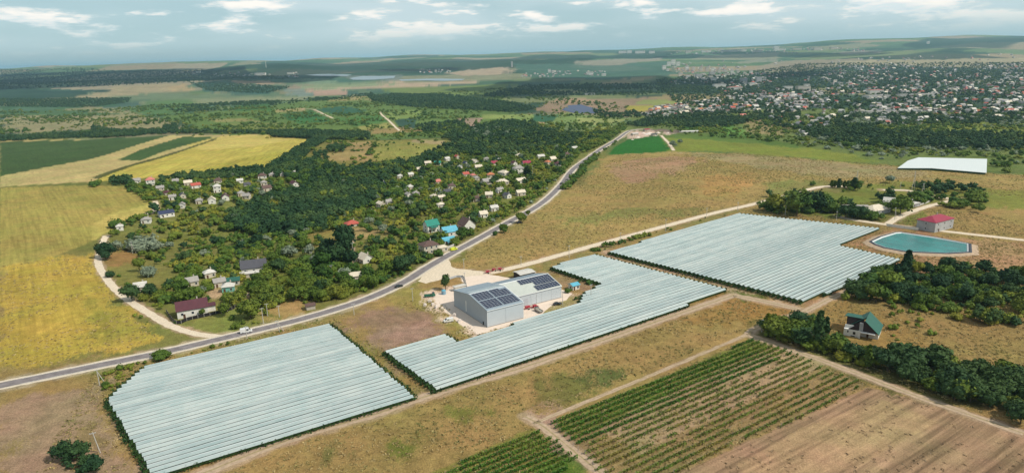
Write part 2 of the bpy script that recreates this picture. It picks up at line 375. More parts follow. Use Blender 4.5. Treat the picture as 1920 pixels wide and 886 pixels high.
fld((132, 132, 74), .1, 1, (1050, 410), (1180, 390), (1300, 392), (1280, 402), (1150, 408), (1090, 420))
fld((128, 130, 72), .1, 1, (1440, 345), (1540, 336), (1620, 340), (1540, 352), (1450, 368))
fld((34, 104, 34), .12, 0, (1140, 290), (1152, 276), (1177, 262), (1236, 253), (1262, 283), (1200, 287))
fld((126, 134, 56), .2, 1, (1244, 256), (1300, 252), (1400, 262), (1500, 275), (1600, 288), (1660, 304), (1600, 304), (1400, 287), (1264, 283))
fld((88, 114, 52), .2, 1, (1244, 252), (1320, 249), (1400, 258), (1500, 270), (1500, 278), (1400, 268), (1250, 258))
fld((214, 186, 170), .1, 1, (1170, 262), (1185, 249), (1205, 242), (1232, 241), (1242, 251), (1230, 254), (1180, 261))
fld((200, 178, 160), .1, 1, (1246, 245), (1260, 246), (1256, 252), (1246, 252))
fld((118, 106, 94), .1, 1, (1190, 244), (1240, 241), (1280, 247), (1276, 250), (1240, 246), (1205, 245))
# foreground
fld((156, 132, 82), .1, 1, (0, 900), (0, 690), (172, 700), (300, 662), (640, 590), (780, 540), (840, 505), (960, 498), (1180, 446), (1430, 378), (1600, 360), (2000, 380), (2000, 1000), (0, 1000))
fld((128, 124, 70), .05, 1, (172, 690), (300, 664), (470, 624), (640, 578), (640, 606), (617, 602), (470, 640), (270, 680), (200, 700), (172, 712))
fld((160, 136, 110), .1, 1, (0, 760), (172, 722), (240, 696), (205, 745), (250, 830), (290, 900), (100, 1000), (0, 1000))
fld((140, 122, 84), .1, 1, (172, 850), (180, 790), (200, 860), (215, 900), (172, 900))
fld((134, 128, 66), .05, 1, (622, 605), (640, 610), (725, 660), (820, 735), (775, 742))
fld((150, 128, 100), .1, 1, (718, 662), (730, 660), (822, 728), (806, 740), (770, 715))
fld((150, 122, 102), .25, 1, (640, 602), (650, 586), (690, 572), (740, 573), (800, 582), (835, 600), (832, 624), (722, 655), (690, 640))
fld((162, 136, 114), .1, 1, (660, 618), (720, 612), (800, 604), (830, 615), (780, 636), (722, 652), (690, 638))
fld((146, 136, 74), .1, 1, (700, 566), (780, 540), (800, 545), (812, 560), (870, 600), (905, 622), (868, 634), (838, 612), (825, 590), (800, 580))
fld((220, 196, 176), .03, 1, (813, 553), (838, 543), (850, 538), (930, 560), (1050, 540), (1074, 550), (1063, 564), (1092, 552), (1087, 566), (980, 600), (895, 627), (818, 572))
fld((150, 140, 84), .05, 1, (1017, 588), (1045, 566), (1090, 556), (1087, 565), (1020, 590))
fld((216, 194, 170), .03, 1, (862, 518), (912, 512), (962, 522), (1000, 510), (1030, 520), (960, 530), (876, 541))
fld((156, 130, 100), .05, 1, (1030, 500), (1052, 505), (1125, 532), (1093, 548), (1060, 540))
fld((140, 134, 76), .05, 1, (905, 520), (960, 508), (1010, 498), (1032, 498), (1005, 508), (960, 524))
fld((132, 126, 76), .05, 1, (1030, 494), (1130, 462), (1250, 428), (1385, 390), (1385, 398), (1138, 466), (1040, 496))
fld((184, 156, 130), .05, 1, (1112, 474), (1138, 468), (1240, 500), (1390, 540), (1512, 564), (1500, 582), (1440, 572), (1363, 548), (1240, 508))
fld((166, 132, 98), .05, 1, (1510, 564), (1640, 515), (1690, 487), (1700, 470), (1570, 455), (1650, 425), (1747, 440), (2000, 460), (2000, 520), (1700, 510), (1620, 535), (1500, 582))
fld((158, 122, 90), .05, 1, (1575, 456), (1620, 440), (1660, 424), (1760, 440), (1760, 485), (1690, 478))
fld((112, 122, 54), .05, 1, (1430, 378), (1600, 352), (1660, 356), (1747, 385), (1700, 420), (1640, 418), (1580, 408), (1430, 398))
fld((128, 132, 62), .05, 1, (1590, 352), (1700, 340), (1747, 345), (2000, 360), (2000, 400), (1747, 380), (1660, 358))
fld((150, 120, 70), .1, 1, (1340, 548), (1440, 560), (1500, 582), (1420, 600), (1340, 610), (1280, 600))
fld((152, 118, 66), .1, 1, (1380, 552), (1440, 562), (1480, 578), (1400, 590))
fld((84, 98, 52), 0, 1, (1060, 706), (1100, 694), (1140, 700), (1130, 716), (1090, 730), (1050, 734), (1020, 722))
fld((118, 114, 62), 0, 1, (1020, 700), (1060, 696), (1100, 735), (1050, 760), (1010, 745))
fld((84, 104, 44), 0, 1, (1382, 548), (1410, 552), (1420, 560), (1390, 560))
fld((108, 108, 60), 0, 1, (600, 838), (640, 834), (650, 850), (610, 862))
fld((112, 116, 54), 0, 1, (846, 764), (880, 760), (900, 772), (870, 785), (850, 780))
fld((104, 112, 48), 0, 1, (715, 828), (760, 820), (770, 840), (730, 850))
fld((150, 128, 88), .3, 0, (1035, 792), (1415, 634), (1445, 640), (1630, 722), (1350, 850), (1250, 900), (1150, 900), (1080, 845))
fld((176, 150, 116), .2, 0, (1200, 740), (1480, 648), (1560, 680), (1300, 800), (1200, 850), (1120, 800))
fld((120, 124, 58), .3, 0, (1037, 792), (1415, 634), (1450, 645), (1100, 810), (1075, 815))
fld((128, 126, 62), .2, 0, (800, 890), (1000, 800), (1020, 808), (1085, 860), (1060, 900), (800, 900))
fld((166, 136, 118), .05, 1, (985, 775), (1035, 765), (1035, 790), (1085, 842), (1160, 900), (1110, 900), (1080, 862), (1015, 805))
fld((84, 112, 40), 0, 1, (1040, 872), (1085, 868), (1120, 880), (1110, 900), (1040, 900))
fld((156, 128, 102), .95, 0, (1628, 724), (1760, 760), (2000, 850), (2000, 1100), (1000, 1100), (1180, 925), (1350, 850))
fld((168, 140, 106), .6, 0, (1500, 800), (1660, 750), (1760, 790), (1600, 880), (1400, 900), (1380, 870))
fld((150, 122, 72), .1, 1, (1580, 560), (1700, 600), (1747, 640), (1740, 670), (1640, 668), (1570, 640), (1540, 600))
fld((90, 92, 48), .05, 1, (1430, 605), (1560, 628), (1640, 672), (1747, 690), (2000, 740), (2000, 800), (1747, 750), (1560, 680), (1430, 632))

GW = [(polyw(p), lin(c), a, g) for p, c, a, g in G]
road_px = [(-260, 765), (-100, 742), (40, 714), (172, 687), (300, 661), (400, 638), (470, 621), (560, 599), (640, 576), (700, 555), (760, 527), (800, 502), (850, 473), (900, 446), (950, 418), (1000, 391), (1030, 369), (1055, 343), (1075, 317), (1106, 294), (1130, 277), (1154, 263), (1172, 250), (1182, 245), (1200, 242)]
dirt_px = {'dirt_road': [(470, 624), (420, 630), (370, 626), (320, 610), (285, 590), (245, 565), (213, 538), (192, 510), (184, 490), (190, 462), (199, 442)],
           'service_road': [(838, 503), (905, 512), (980, 497), (1060, 475), (1150, 450), (1250, 423), (1340, 399), (1420, 381), (1470, 368), (1540, 350), (1598, 350)],
           'hamlet_lane': [(262, 404), (280, 400), (291, 393), (293, 385), (291, 377)],
           'farm_track': [(300, 930), (380, 887), (560, 817), (700, 777), (800, 742), (1000, 682), (1200, 613), (1375, 553)],
           'gap_track': [(1375, 553), (1440, 566), (1500, 580)],
           'field_track': [(1592, 543), (1548, 564), (1506, 585), (1468, 597), (1412, 618), (1408, 628), (1443, 641), (1560, 682), (1660, 720), (1747, 752), (1920, 812)],
           'lower_track': [(985, 780), (1020, 800), (1080, 848), (1150, 905)],
           'farm_lane': [(1570, 405), (1590, 410), (1642, 418), (1700, 425), (1760, 432), (1920, 450)],
           'yard_lane': [(1664, 420), (1690, 405), (1735, 388), (1800, 372)],
           'hill_lane': [(1655, 356), (1701, 357), (1722, 364), (1780, 372)],
           'quarry_path': [(1240, 254), (1252, 266), (1263, 282)],
           'valley_path': [(712, 210), (730, 227), (752, 247)],
           'far_path': [(560, 204), (590, 206), (625, 222)],
           'headland_track': [(1000, 794), (1060, 769), (1230, 699), (1412, 622)],
           'village_lane': [(640, 520), (664, 500), (662, 470), (660, 440)]}
MAINW = polyw(road_px); DW = {k: polyw(v) for k, v in dirt_px.items()}
DWID = {'dirt_road': 4.2, 'service_road': 5.5, 'hamlet_lane': 4, 'farm_track': 4.5, 'gap_track': 5, 'field_track': 3.6, 'lower_track': 3.5, 'farm_lane': 5, 'yard_lane': 5, 'hill_lane': 6, 'quarry_path': 4, 'valley_path': 5, 'far_path': 5, 'village_lane': 2, 'headland_track': 1.5}

# ---------------------------------------------------------------- ground mesh: one sheet, dense where it shows
azd = np.deg2rad(np.linspace(-47, 47, 980))
azc = np.deg2rad(np.concatenate([np.linspace(47, 180, 40)[1:-1], np.linspace(-180, -47, 40)[:-1]]))
az = np.concatenate([azd, azc])
th = PITCH + math.atan(443 / FPX) + .05
dep = np.tan(np.linspace(th, R(1.35), 400)); rad = list(CAMH / dep)
r_ = rad[-1]
while r_ < 30000: r_ *= 1.0125; rad.append(r_)
rad = np.array([8, 40, 80, 110, 125] + rad + [40000, 60000.])
rad = rad[np.concatenate([[True], np.diff(rad) > 0])]
AZ, RR = np.meshgrid(az, rad); X = np.sin(AZ) * RR; Y = np.cos(AZ) * RR; Z = terrain(X, Y)
nr, na = X.shape
V = np.stack([X.ravel(), Y.ravel(), Z.ravel()], 1)
i = np.arange(nr - 1)[:, None] * na; j = np.arange(na)[None]; j2 = (j + 1) % na
F = np.stack([(i + j), (i + j2), (i + na + j2), (i + na + j)], -1).reshape(-1, 4)
V = np.vstack([V, [[0, 0, float(terrain(0, 0))]]])
x, y = V[:, 0], V[:, 1]; rr = np.hypot(x, y)
C = np.empty((len(V), 3)); A = np.zeros(len(V)); DIR = np.zeros((len(V), 2)); DIR[:, 0] = 1
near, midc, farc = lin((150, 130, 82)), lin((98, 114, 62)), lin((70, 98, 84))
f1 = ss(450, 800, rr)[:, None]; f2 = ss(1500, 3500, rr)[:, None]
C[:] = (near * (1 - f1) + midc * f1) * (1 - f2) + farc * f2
# patchwork of unlisted fields beyond the plateau
pal = [lin(c) for c in ((120, 132, 84), (92, 118, 66), (156, 142, 104), (66, 98, 66), (84, 112, 84), (140, 132, 104), (70, 100, 72), (104, 124, 90), (150, 150, 110))]
wx = x + 260 * (vn(x / 700, y / 700, 5) - .5); wy = y + 260 * (vn(x / 700, y / 700, 6) - .5)
reg = np.floor(wx / 1500) + 31 * np.floor(wy / 1700); ang = hsh(reg, reg * 0 + 3, 9) * 3.14
u = wx * np.cos(ang) + wy * np.sin(ang); v = -wx * np.sin(ang) + wy * np.cos(ang)
sz = 1 + ss(3000, 9000, rr) * 1.2
cu = np.floor(u / (420)); cv = np.floor(v / 190)
hh = hsh(cu + reg * 7, cv, 4); pk = (hsh(cu, cv + reg, 8) * len(pal)).astype(int).clip(0, len(pal) - 1)
patch = np.array(pal)[pk]
wu = x + 900 * (vn(x / 2500, y / 2500, 15) - .5); wv = y + 900 * (vn(x / 2500, y / 2500, 16) - .5); rg2 = np.floor(wu / 4200) + 17 * np.floor(wv / 4600); an2 = (hsh(rg2, rg2 * 0 + 2, 19) - .5) * 1.2
u2 = wu * np.cos(an2) + wv * np.sin(an2); v2 = -wu * np.sin(an2) + wv * np.cos(an2); c2 = np.floor(u2 / 950); d2 = np.floor(v2 / 720)
pal2 = [lin(q) for q in ((176, 160, 132), (150, 148, 116), (116, 136, 92), (70, 104, 70), (88, 118, 84), (96, 124, 80), (170, 150, 120), (78, 110, 74), (130, 142, 92), (56, 86, 66))]
pk2 = (hsh(c2 + rg2 * 3, d2, 17) * len(pal2)).astype(int).clip(0, len(pal2) - 1); fm2 = ss(3800, 5200, rr)[:, None]
patch = patch * (1 - fm2) + np.array(pal2)[pk2] * fm2; hh = np.maximum(hh, fm2[:, 0]); pm = (ss(1000, 1500, rr) * (hh > .32) * .75)[:, None]
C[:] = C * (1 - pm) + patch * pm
wood = (ss(.54, .60, vn(x / (800 + rr * .12), y / (420 + rr * .08), 12) * .7 + vn(x / (170 + rr * .03), y / (120 + rr * .02), 13) * .3) * ss(1100, 1800, rr))[:, None]
C[:] = C * (1 - wood * .85) + lin((36, 66, 52)) * wood * .85
for P, c, a, rag in GW:
    x0, y0 = P.min(0); x1, y1 = P.max(0); pad = 4 + .012 * np.hypot(*P.mean(0)); x0 -= pad; y0 -= pad; x1 += pad; y1 += pad
    ids = np.nonzero((x > x0) & (x < x1) & (y > y0) & (y < y1))[0]
    if not len(ids): continue
    qx, qy, qr = x[ids], y[ids], rr[ids]
    sdv = segdist(qx, qy, np.vstack([P, P[:1]])) * np.where(inpoly(qx, qy, P), 1, -1)
    if rag:
        w_ = 2.2 + qr * .0045
        sdv = sdv + w_ * 3.2 * ((vn(qx / (w_ * 1.3), qy / (w_ * 1.3), 21) - .5) * 1.1 + (vn(qx / (w_ * 4), qy / (w_ * 4), 24) - .5) * .9 + (hsh(qx * 13, qy * 13, 5) - .5) * .5)
    else:
        w_ = .5 + qr * .0008
        sdv = sdv + w_ * (vn(qx / 3, qy / 3, 21) - .5) * 2
    mk = ss(-w_, w_, sdv); keep = mk > .01; ids = ids[keep]; mk = mk[keep][:, None]
    C[ids] = C[ids] * (1 - mk * .9) + c * mk * .9
    ids = ids[mk[:, 0] > .5]; A[ids] = a
    E_ = np.roll(P, -1, 0) - P; e = E_[np.argmax((E_ ** 2).sum(1))]; e = e / np.hypot(*e); DIR[ids] = e if not (a >= .6 and P[:, 1].min() < 200) else (math.cos(R(33.5)), math.sin(R(33.5)))
# worn dirt along every road and track
def wear(pts, w, c, s=1.):
    pts = np.array(pts); x0, y0 = pts.min(0) - 3 * w; x1, y1 = pts.max(0) + 3 * w
    ids = np.nonzero((x > x0) & (x < x1) & (y > y0) & (y < y1))[0]
    d = segdist(x[ids], y[ids], pts) + (vn(x[ids] / 3, y[ids] / 3, 31) - .5) * w * .7
    m = ((1 - ss(w * .75, w * 1.25, d)) * s)[:, None]; C[ids] = C[ids] * (1 - m) + c * m; A[ids] = A[ids] * (1 - m[:, 0])
wear(MAINW, 6.2, lin((176, 160, 132)), .85)
for k, P in DW.items(): wear(P, DWID[k] * .75, lin((176, 152, 124)), .8)
C = np.clip(C * .80, 0, .85)
gm = npmesh('ground', V, F, [])
inner = na * 0
ca = gm.color_attributes.new('field_colour', 'FLOAT_COLOR', 'POINT')
ca.data.foreach_set('color', np.concatenate([C, np.ones((len(C), 1))], 1).astype(np.float32).ravel())
da = gm.attributes.new('rows', 'FLOAT_VECTOR', 'POINT'); da.data.foreach_set('vector', np.stack([DIR[:, 0], DIR[:, 1], A], 1).astype(np.float32).ravel())
gm.polygons.foreach_set('use_smooth', [True] * len(gm.polygons))
# close the hub under the camera
bm = bmesh.new(); bm.from_mesh(gm); bm.verts.ensure_lookup_table(); hub = bm.verts[len(V) - 1]
for q in range(na): bm.faces.new((bm.verts[q], hub, bm.verts[(q + 1) % na]))
bmesh.ops.recalc_face_normals(bm, faces=bm.faces); bm.to_mesh(gm); bm.free()
m = bpy.data.materials.new('earth_and_crops'); m.use_nodes = True; t = m.node_tree; b = t.nodes['Principled BSDF']
b.inputs['Roughness'].default_value = .95; b.inputs['Specular IOR Level'].default_value = .08
vc = N(t, 'ShaderNodeVertexColor'); vc.layer_name = 'field_colour'
ra = N(t, 'ShaderNodeAttribute'); ra.attribute_name = 'rows'; sp = N(t, 'ShaderNodeSeparateXYZ'); L(t, ra.outputs['Vector'], sp.inputs[0])
ge = N(t, 'ShaderNodeNewGeometry'); ps = N(t, 'ShaderNodeSeparateXYZ'); L(t, ge.outputs['Position'], ps.inputs[0])
al = M1(t, 'ADD', M1(t, 'MULTIPLY', ps.outputs[0], sp.outputs[0]), M1(t, 'MULTIPLY', ps.outputs[1], sp.outputs[1]))
ac = M1(t, 'SUBTRACT', M1(t, 'MULTIPLY', ps.outputs[1], sp.outputs[0]), M1(t, 'MULTIPLY', ps.outputs[0], sp.outputs[1]))
cx = N(t, 'ShaderNodeCombineXYZ'); L(t, M1(t, 'MULTIPLY', al, .018), cx.inputs[0]); L(t, M1(t, 'MULTIPLY', ac, .42), cx.inputs[1])
st = NOISE(t, cx.outputs[0], 1., 4, .6)
cx2 = N(t, 'ShaderNodeCombineXYZ'); L(t, M1(t, 'MULTIPLY', al, .004), cx2.inputs[0]); L(t, M1(t, 'MULTIPLY', ac, .06), cx2.inputs[1])
st2 = NOISE(t, cx2.outputs[0], 1., 3, .6)
na1 = NOISE(t, ge.outputs['Position'], .012, 4, .6); na2 = NOISE(t, ge.outputs['Position'], .2, 5, .7); na3 = NOISE(t, ge.outputs['Position'], 1.6, 4, .8)
calm = M1(t, 'SUBTRACT', 1., M1(t, 'MULTIPLY', sp.outputs[2], .6))
def sw(f, a): return M1(t, 'ADD', 1., M1(t, 'MULTIPLY', M1(t, 'MULTIPLY', M1(t, 'SUBTRACT', f, .5), a), calm))
mul = M1(t, 'MULTIPLY', M1(t, 'MULTIPLY', sw(na1, .9), sw(na2, 1.5)), sw(na3, 1.9))
rowf = M1(t, 'ADD', 1., M1(t, 'MULTIPLY', M1(t, 'MULTIPLY', M1(t, 'SUBTRACT', M1(t, 'ADD', M1(t, 'MULTIPLY', st, .65), M1(t, 'MULTIPLY', st2, .35)), .5), 4.2), sp.outputs[2]))
mul = M1(t, 'MAXIMUM', M1(t, 'MULTIPLY', mul, rowf), .15)
cc = N(t, 'ShaderNodeCombineXYZ'); hu = M1(t, 'SUBTRACT', NOISE(t, ge.outputs['Position'], .035, 4, .6), .5)
L(t, M1(t, 'MULTIPLY', mul, M1(t, 'ADD', 1., M1(t, 'MULTIPLY', hu, .6))), cc.inputs[0]); L(t, mul, cc.inputs[1]); L(t, M1(t, 'MULTIPLY', mul, M1(t, 'ADD', 1., M1(t, 'MULTIPLY', hu, .5))), cc.inputs[2])
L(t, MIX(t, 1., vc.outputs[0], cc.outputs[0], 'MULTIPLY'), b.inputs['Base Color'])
bn = N(t, 'ShaderNodeBump'); bn.inputs['Strength'].default_value = .6; bn.inputs['Distance'].default_value = .5; L(t, M1(t, 'ADD', na3, M1(t, 'MULTIPLY', na2, 2.)), bn.inputs['Height']); L(t, bn.outputs[0], b.inputs['Normal'])
gm.materials.append(m); go = link('ground', gm); go['kind'] = 'structure'

# ---------------------------------------------------------------- roads, tracks, yards (sheets laid on the ground)
def resample(P, step):
    P = np.array(P); d = np.concatenate([[0], np.cumsum(np.hypot(*np.diff(P, axis=0).T))])
    n = max(2, int(d[-1] / step)); s = np.linspace(0, d[-1], n + 1)
    # smooth (Catmull-Rom)
    out = []
    for q in s:
        k = min(len(P) - 2, max(0, np.searchsorted(d, q) - 1)); u_ = (q - d[k]) / max(1e-6, d[k + 1] - d[k])
        p0, p1, p2, p3 = P[max(0, k - 1)], P[k], P[k + 1], P[min(len(P) - 1, k + 2)]
        out.append(.5 * (2 * p1 + (p2 - p0) * u_ + (2 * p0 - 5 * p1 + 4 * p2 - p3) * u_ ** 2 + (3 * p1 - p0 - 3 * p2 + p3) * u_ ** 3))
    return np.array(out)
def ribbon(name, P, w, m, lift, off=0., rag=0., nacross=1, kind='structure', step=2.5):
    Q = resample(P, step); T = np.gradient(Q, axis=0); T /= np.hypot(*T.T)[:, None]; Nn = np.stack([-T[:, 1], T[:, 0]], 1)
    cols = []
    for k in range(nacross + 1):
        s = (k / nacross - .5) * w
        jit = (np.array([random.uniform(-1, 1) for _ in Q]) * rag)[:, None] * (1 if k in (0, nacross) else 0)
        p = Q + Nn * (off + s + jit); z = terrain(p[:, 0], p[:, 1]) + lift + np.hypot(*p.T) * 6e-5
        cols.append(np.column_stack([p, z]))
    n = len(Q); vs = np.vstack(cols); fs = [(k * n + a, k * n + a + 1, (k + 1) * n + a + 1, (k + 1) * n + a) for k in range(nacross) for a in range(n - 1)]
    o = link(name, npmesh(name, vs, fs, [m]))
    if kind: o['kind'] = kind
    return o
MT['asphalt'] = mat('worn_asphalt', (.19, .17, .172), .9, .2, .3, .3)
MT['shoulder'] = mat('pale_gravel_shoulder', (.56, .49, .39), .95, .1, .2, 1.2)
MT['dirt'] = mat('pale_dirt', (.60, .51, .39), .95, .1, .2, .8)
MT['track'] = mat('pinkish_dry_track', (.40, .30, .21), .95, .1, .25, .7)
MT['paintw'] = mat('white_road_paint', (.7, .7, .66), .7)
ribbon('road_shoulder', MAINW, 9.2, MT['shoulder'], .03, 0, .35)
ribbon('road', MAINW, 5.8, MT['asphalt'], .06, 0, .05, 2)
for s in (-1, 1): ribbon('road_edge_line', MAINW[2:], .16, MT['paintw'], .075, s * 2.65)
for k, P in DW.items():
    tr = k in ('farm_track', 'gap_track', 'field_track', 'lower_track', 'village_lane', 'headland_track')
    ribbon(k, P, DWID[k], MT['track' if tr else 'dirt'], .022, 0, .4 if tr else .3, 3)
    if tr and k != 'village_lane':
        ribbon('grass_median', P, DWID[k] * .16, mat('dry_verge_grass', (.30, .24, .13), .95, .1, .3, 1.), .034, 0, .15)
def sheet(name, px, m, lift=.012, rag=.5, kind='structure', up=0.):
    P = polyw(px); bm = bmesh.new(); n = len(P); pts = []
    for a in range(n):
        p, q = P[a], P[(a + 1) % n]; k = max(1, int(np.hypot(*(q - p)) / 2.5))
        for b_ in range(k):
            r = p + (q - p) * b_ / k; pts.append((r[0] + random.uniform(-rag, rag), r[1] + random.uniform(-rag, rag)))
    vs = [bm.verts.new((a, b_, float(terrain(a, b_)) + lift)) for a, b_ in pts]
    es = [bm.edges.new((vs[a], vs[(a + 1) % len(vs)])) for a in range(len(vs))]
    bmesh.ops.triangle_fill(bm, use_beauty=True, edges=es)
    me = bpy.data.meshes.new(name); bm.normal_update()
    for f in bm.faces:
        if f.normal.z < 0: f.normal_flip()
    bm.to_mesh(me); bm.free(); me.materials.append(m); o = link(name, me); o['kind'] = kind
    return o
MT['pad'] = mat('pale_concrete_yard', (.66, .55, .46), .9, .15, .08, .25)
sheet('junction_apron', [(784, 527), (800, 509), (828, 492), (872, 466), (842, 486), (848, 503), (905, 508), (905, 516), (864, 519), (835, 521), (800, 531)], MT['dirt'], .018)
sheet('warehouse_yard', [(813, 553), (838, 544), (850, 540), (930, 556), (1050, 540), (1073, 550), (1064, 562), (1040, 568), (1015, 589), (980, 601), (895, 627), (868, 610), (818, 572)], MT['pad'], .016)
sheet('loading_yard', [(862, 518), (912, 513), (962, 522), (940, 532), (876, 541)], MT['pad'], .016)
# ---------------------------------------------------------------- covered grape rows
def clipline(P, o, d):
    """parameters along o + t d where it is inside polygon P"""
    ts = []; n = len(P); nx = np.array([-d[1], d[0]])
    for a in range(n):
        p, q = P[a], P[(a + 1) % n]; sa = (p - o) @ nx; sb = (q - o) @ nx
        if (sa > 0) != (sb > 0):
            u_ = sa / (sa - sb); ts.append(float((p + (q - p) * u_ - o) @ d))
    ts.sort(); return list(zip(ts[::2], ts[1::2]))
def netm():
    m = mat('net_cover', (.60, .67, .655), .6, .3); t = m.node_tree; b = t.nodes['Principled BSDF']
    oi = N(t, 'ShaderNodeObjectInfo'); g = N(t, 'ShaderNodeNewGeometry')
    f = NOISE(t, g.outputs['Position'], .22, 4, .7); f2 = NOISE(t, g.outputs['Position'], .06, 4, .7)
    c = MIX(t, MR(t, M1(t, 'ADD', M1(t, 'MULTIPLY', f, .5), M1(t, 'MULTIPLY', f2, .5))  , .38, .60), (.28, .365, .365), (.375, .43, .42))
    c = MIX(t, 1., c, MIX(t, oi.outputs['Random'], (.80, .83, .85), (1.07, 1.05, 1.04)), 'MULTIPLY')
    L(t, c, b.inputs['Base Color']); b.inputs['Subsurface Weight'].default_value = 0
    return m
MT['net'] = netm(); MT['netedge'] = mat('white_cover_seam', (.58, .63, .63), .6); MT['post'] = mat('weathered_post', (.34, .30, .25), .9, .1)
DARKVINE = foliage('covered_vine_leaves', (.022, .058, .018), (.04, .085, .022))
POST = MB(); POST.tube((0, 0, 0), (0, 0, 2.3), .06, .05, 6); POSTM = POST.mesh('post', MT['post'])
def wob(a, s): return float(vn(np.array([a]), np.array([s * 7.13]), 40)[0] - .5)
def covered_block(label, px, ang, full_rows=(), spacing=2.72, ext_vines=1.6, bright=()):
    P = polyw(px, 2.5); d = np.array([math.cos(R(ang)), math.sin(R(ang))]); nx = np.array([-d[1], d[0]])
    root = empty('covered_vineyard', (*P[0], 0), 0, label, 'vineyard', 'vineyard blocks under pale covers')
    base = P[0]; ks = (P - base) @ nx; k0, k1 = ks.min(), ks.max(); nrow = int((k1 - k0) / spacing)
    inv = Matrix.Translation(-root.location)
    for k in range(nrow + 1):
        off = k0 + .45 * spacing + k * spacing
        if off > k1: break
        for (ta, tb) in clipline(P, base + nx * off, d):
            if tb - ta < 4: continue
            ta += random.uniform(-.35, .35); tb += random.uniform(-.35, .35)
            loc = lambda t_, s_, z_: (*(base + nx * (off + s_) + d * t_ - P[0]), z_)
            mb = MB(); n = max(3, int((tb - ta) / 4.5)); prof = ((-1.10, 1.64), (-1.05, 1.86), (-.55, 2.09), (-.16, 2.28), (.14, 2.28), (.58, 2.09), (1.06, 1.84)); idx = []
            for q in range(n + 1):
                tt = ta + (tb - ta) * q / n; w1 = wob(tt / 11, k) * .22; w2 = wob(tt / 5, k + 90) * .16; w3 = wob(tt / 17, k + 300) * .34
                for (s_, z_) in prof:
                    mb.v.append(loc(tt, s_ * (.985 - abs(w3) * .10 * 2) + w2 * .5, z_ + w1 * .8 * (1.4 - abs(s_)) + wob(tt / 6, k + s_) * .08))
            for q in range(n):
                for c_ in range(6):
                    mb.f.append((q * 7 + c_, q * 7 + c_ + 1, q * 7 + 8 + c_, q * 7 + 7 + c_)); mb.mi.append(1 if c_ == 3 else 0)
            mb.raw('cover_strip', [MT['net'], MT['netedge']], root, True)
            # the vines below
            hv = MB(); n = max(3, int((tb - ta) / 2.2)); pr = ((-.5, .5), (-.62, 1.2), (-.35, 1.95), (.35, 1.95), (.62, 1.2), (.5, .5))
            outer = k < 1 or off > k1 - spacing * 1.2
            for q in range(n + 1):
                tt = ta - .4 + (tb - ta + .8) * q / n; j_ = random.uniform(.75, 1.15)
                for s_, z_ in pr: hv.v.append(loc(tt, s_ * j_ * random.uniform(.8, 1.15), z_ * random.uniform(.88, 1.06)))
            for q in range(n):
                for c_ in range(5): hv.f.append((q * 6 + c_, q * 6 + c_ + 1, q * 6 + 7 + c_, q * 6 + 6 + c_))
            hv.f += [tuple(range(6)), tuple(range(n * 6, n * 6 + 6))]; hv.mi += [0] * len(hv.f)
            def leaf(t_, s_, z_, r_=.36): hv.quad(loc(t_, s_, z_), r_ * random.uniform(.7, 1.2))
            for e_, sg in ((ta, -1), (tb, 1)):
                for q in range(46):
                    a = random.random() * 6.283; rr_ = random.random() ** .5; u_ = random.random()
                    leaf(e_ + sg * (ext_vines * .45) + math.cos(a) * rr_ * ext_vines * .75, math.sin(a) * rr_ * .85, .35 + u_ * 1.75, .38)
            if outer:
                sg = -1 if k < 1 else 1
                for q in range(int((tb - ta) * 4.5)): leaf(random.uniform(ta, tb), sg * random.uniform(.5, 1.35), random.uniform(.15, 2.0), .33)
            hv.raw('vine_row', DARKVINE, root)
            for e_ in (ta, tb):
                po = link('post', POSTM, root); po.location = loc(e_ + random.uniform(-.1, .1), 0, 0)
    return root, P, d, nx
A_PX = [(201, 744), (270, 684), (617, 604), (777, 740), (560, 806), (287, 888), (262, 846)]
B_PX = [(722, 655), (832, 623), (854, 635), (894, 626), (978, 598), (1086, 565), (1093, 547), (1128, 529), (1030, 497), (1112, 474), (1363, 540), (1207, 597), (818, 725)]
C_PX = [(1138, 469), (1384, 398), (1650, 426), (1569, 457), (1688, 484), (1511, 563)]
blkA = covered_block('large block of pale covered vine rows in the lower left beside the asphalt road', A_PX, 31.6)
blkB = covered_block('stepped block of pale covered vine rows in front of the grey warehouse', B_PX, 34.6)
blkC = covered_block('widest block of pale covered vine rows on the right next to the pond', C_PX, 38.4)

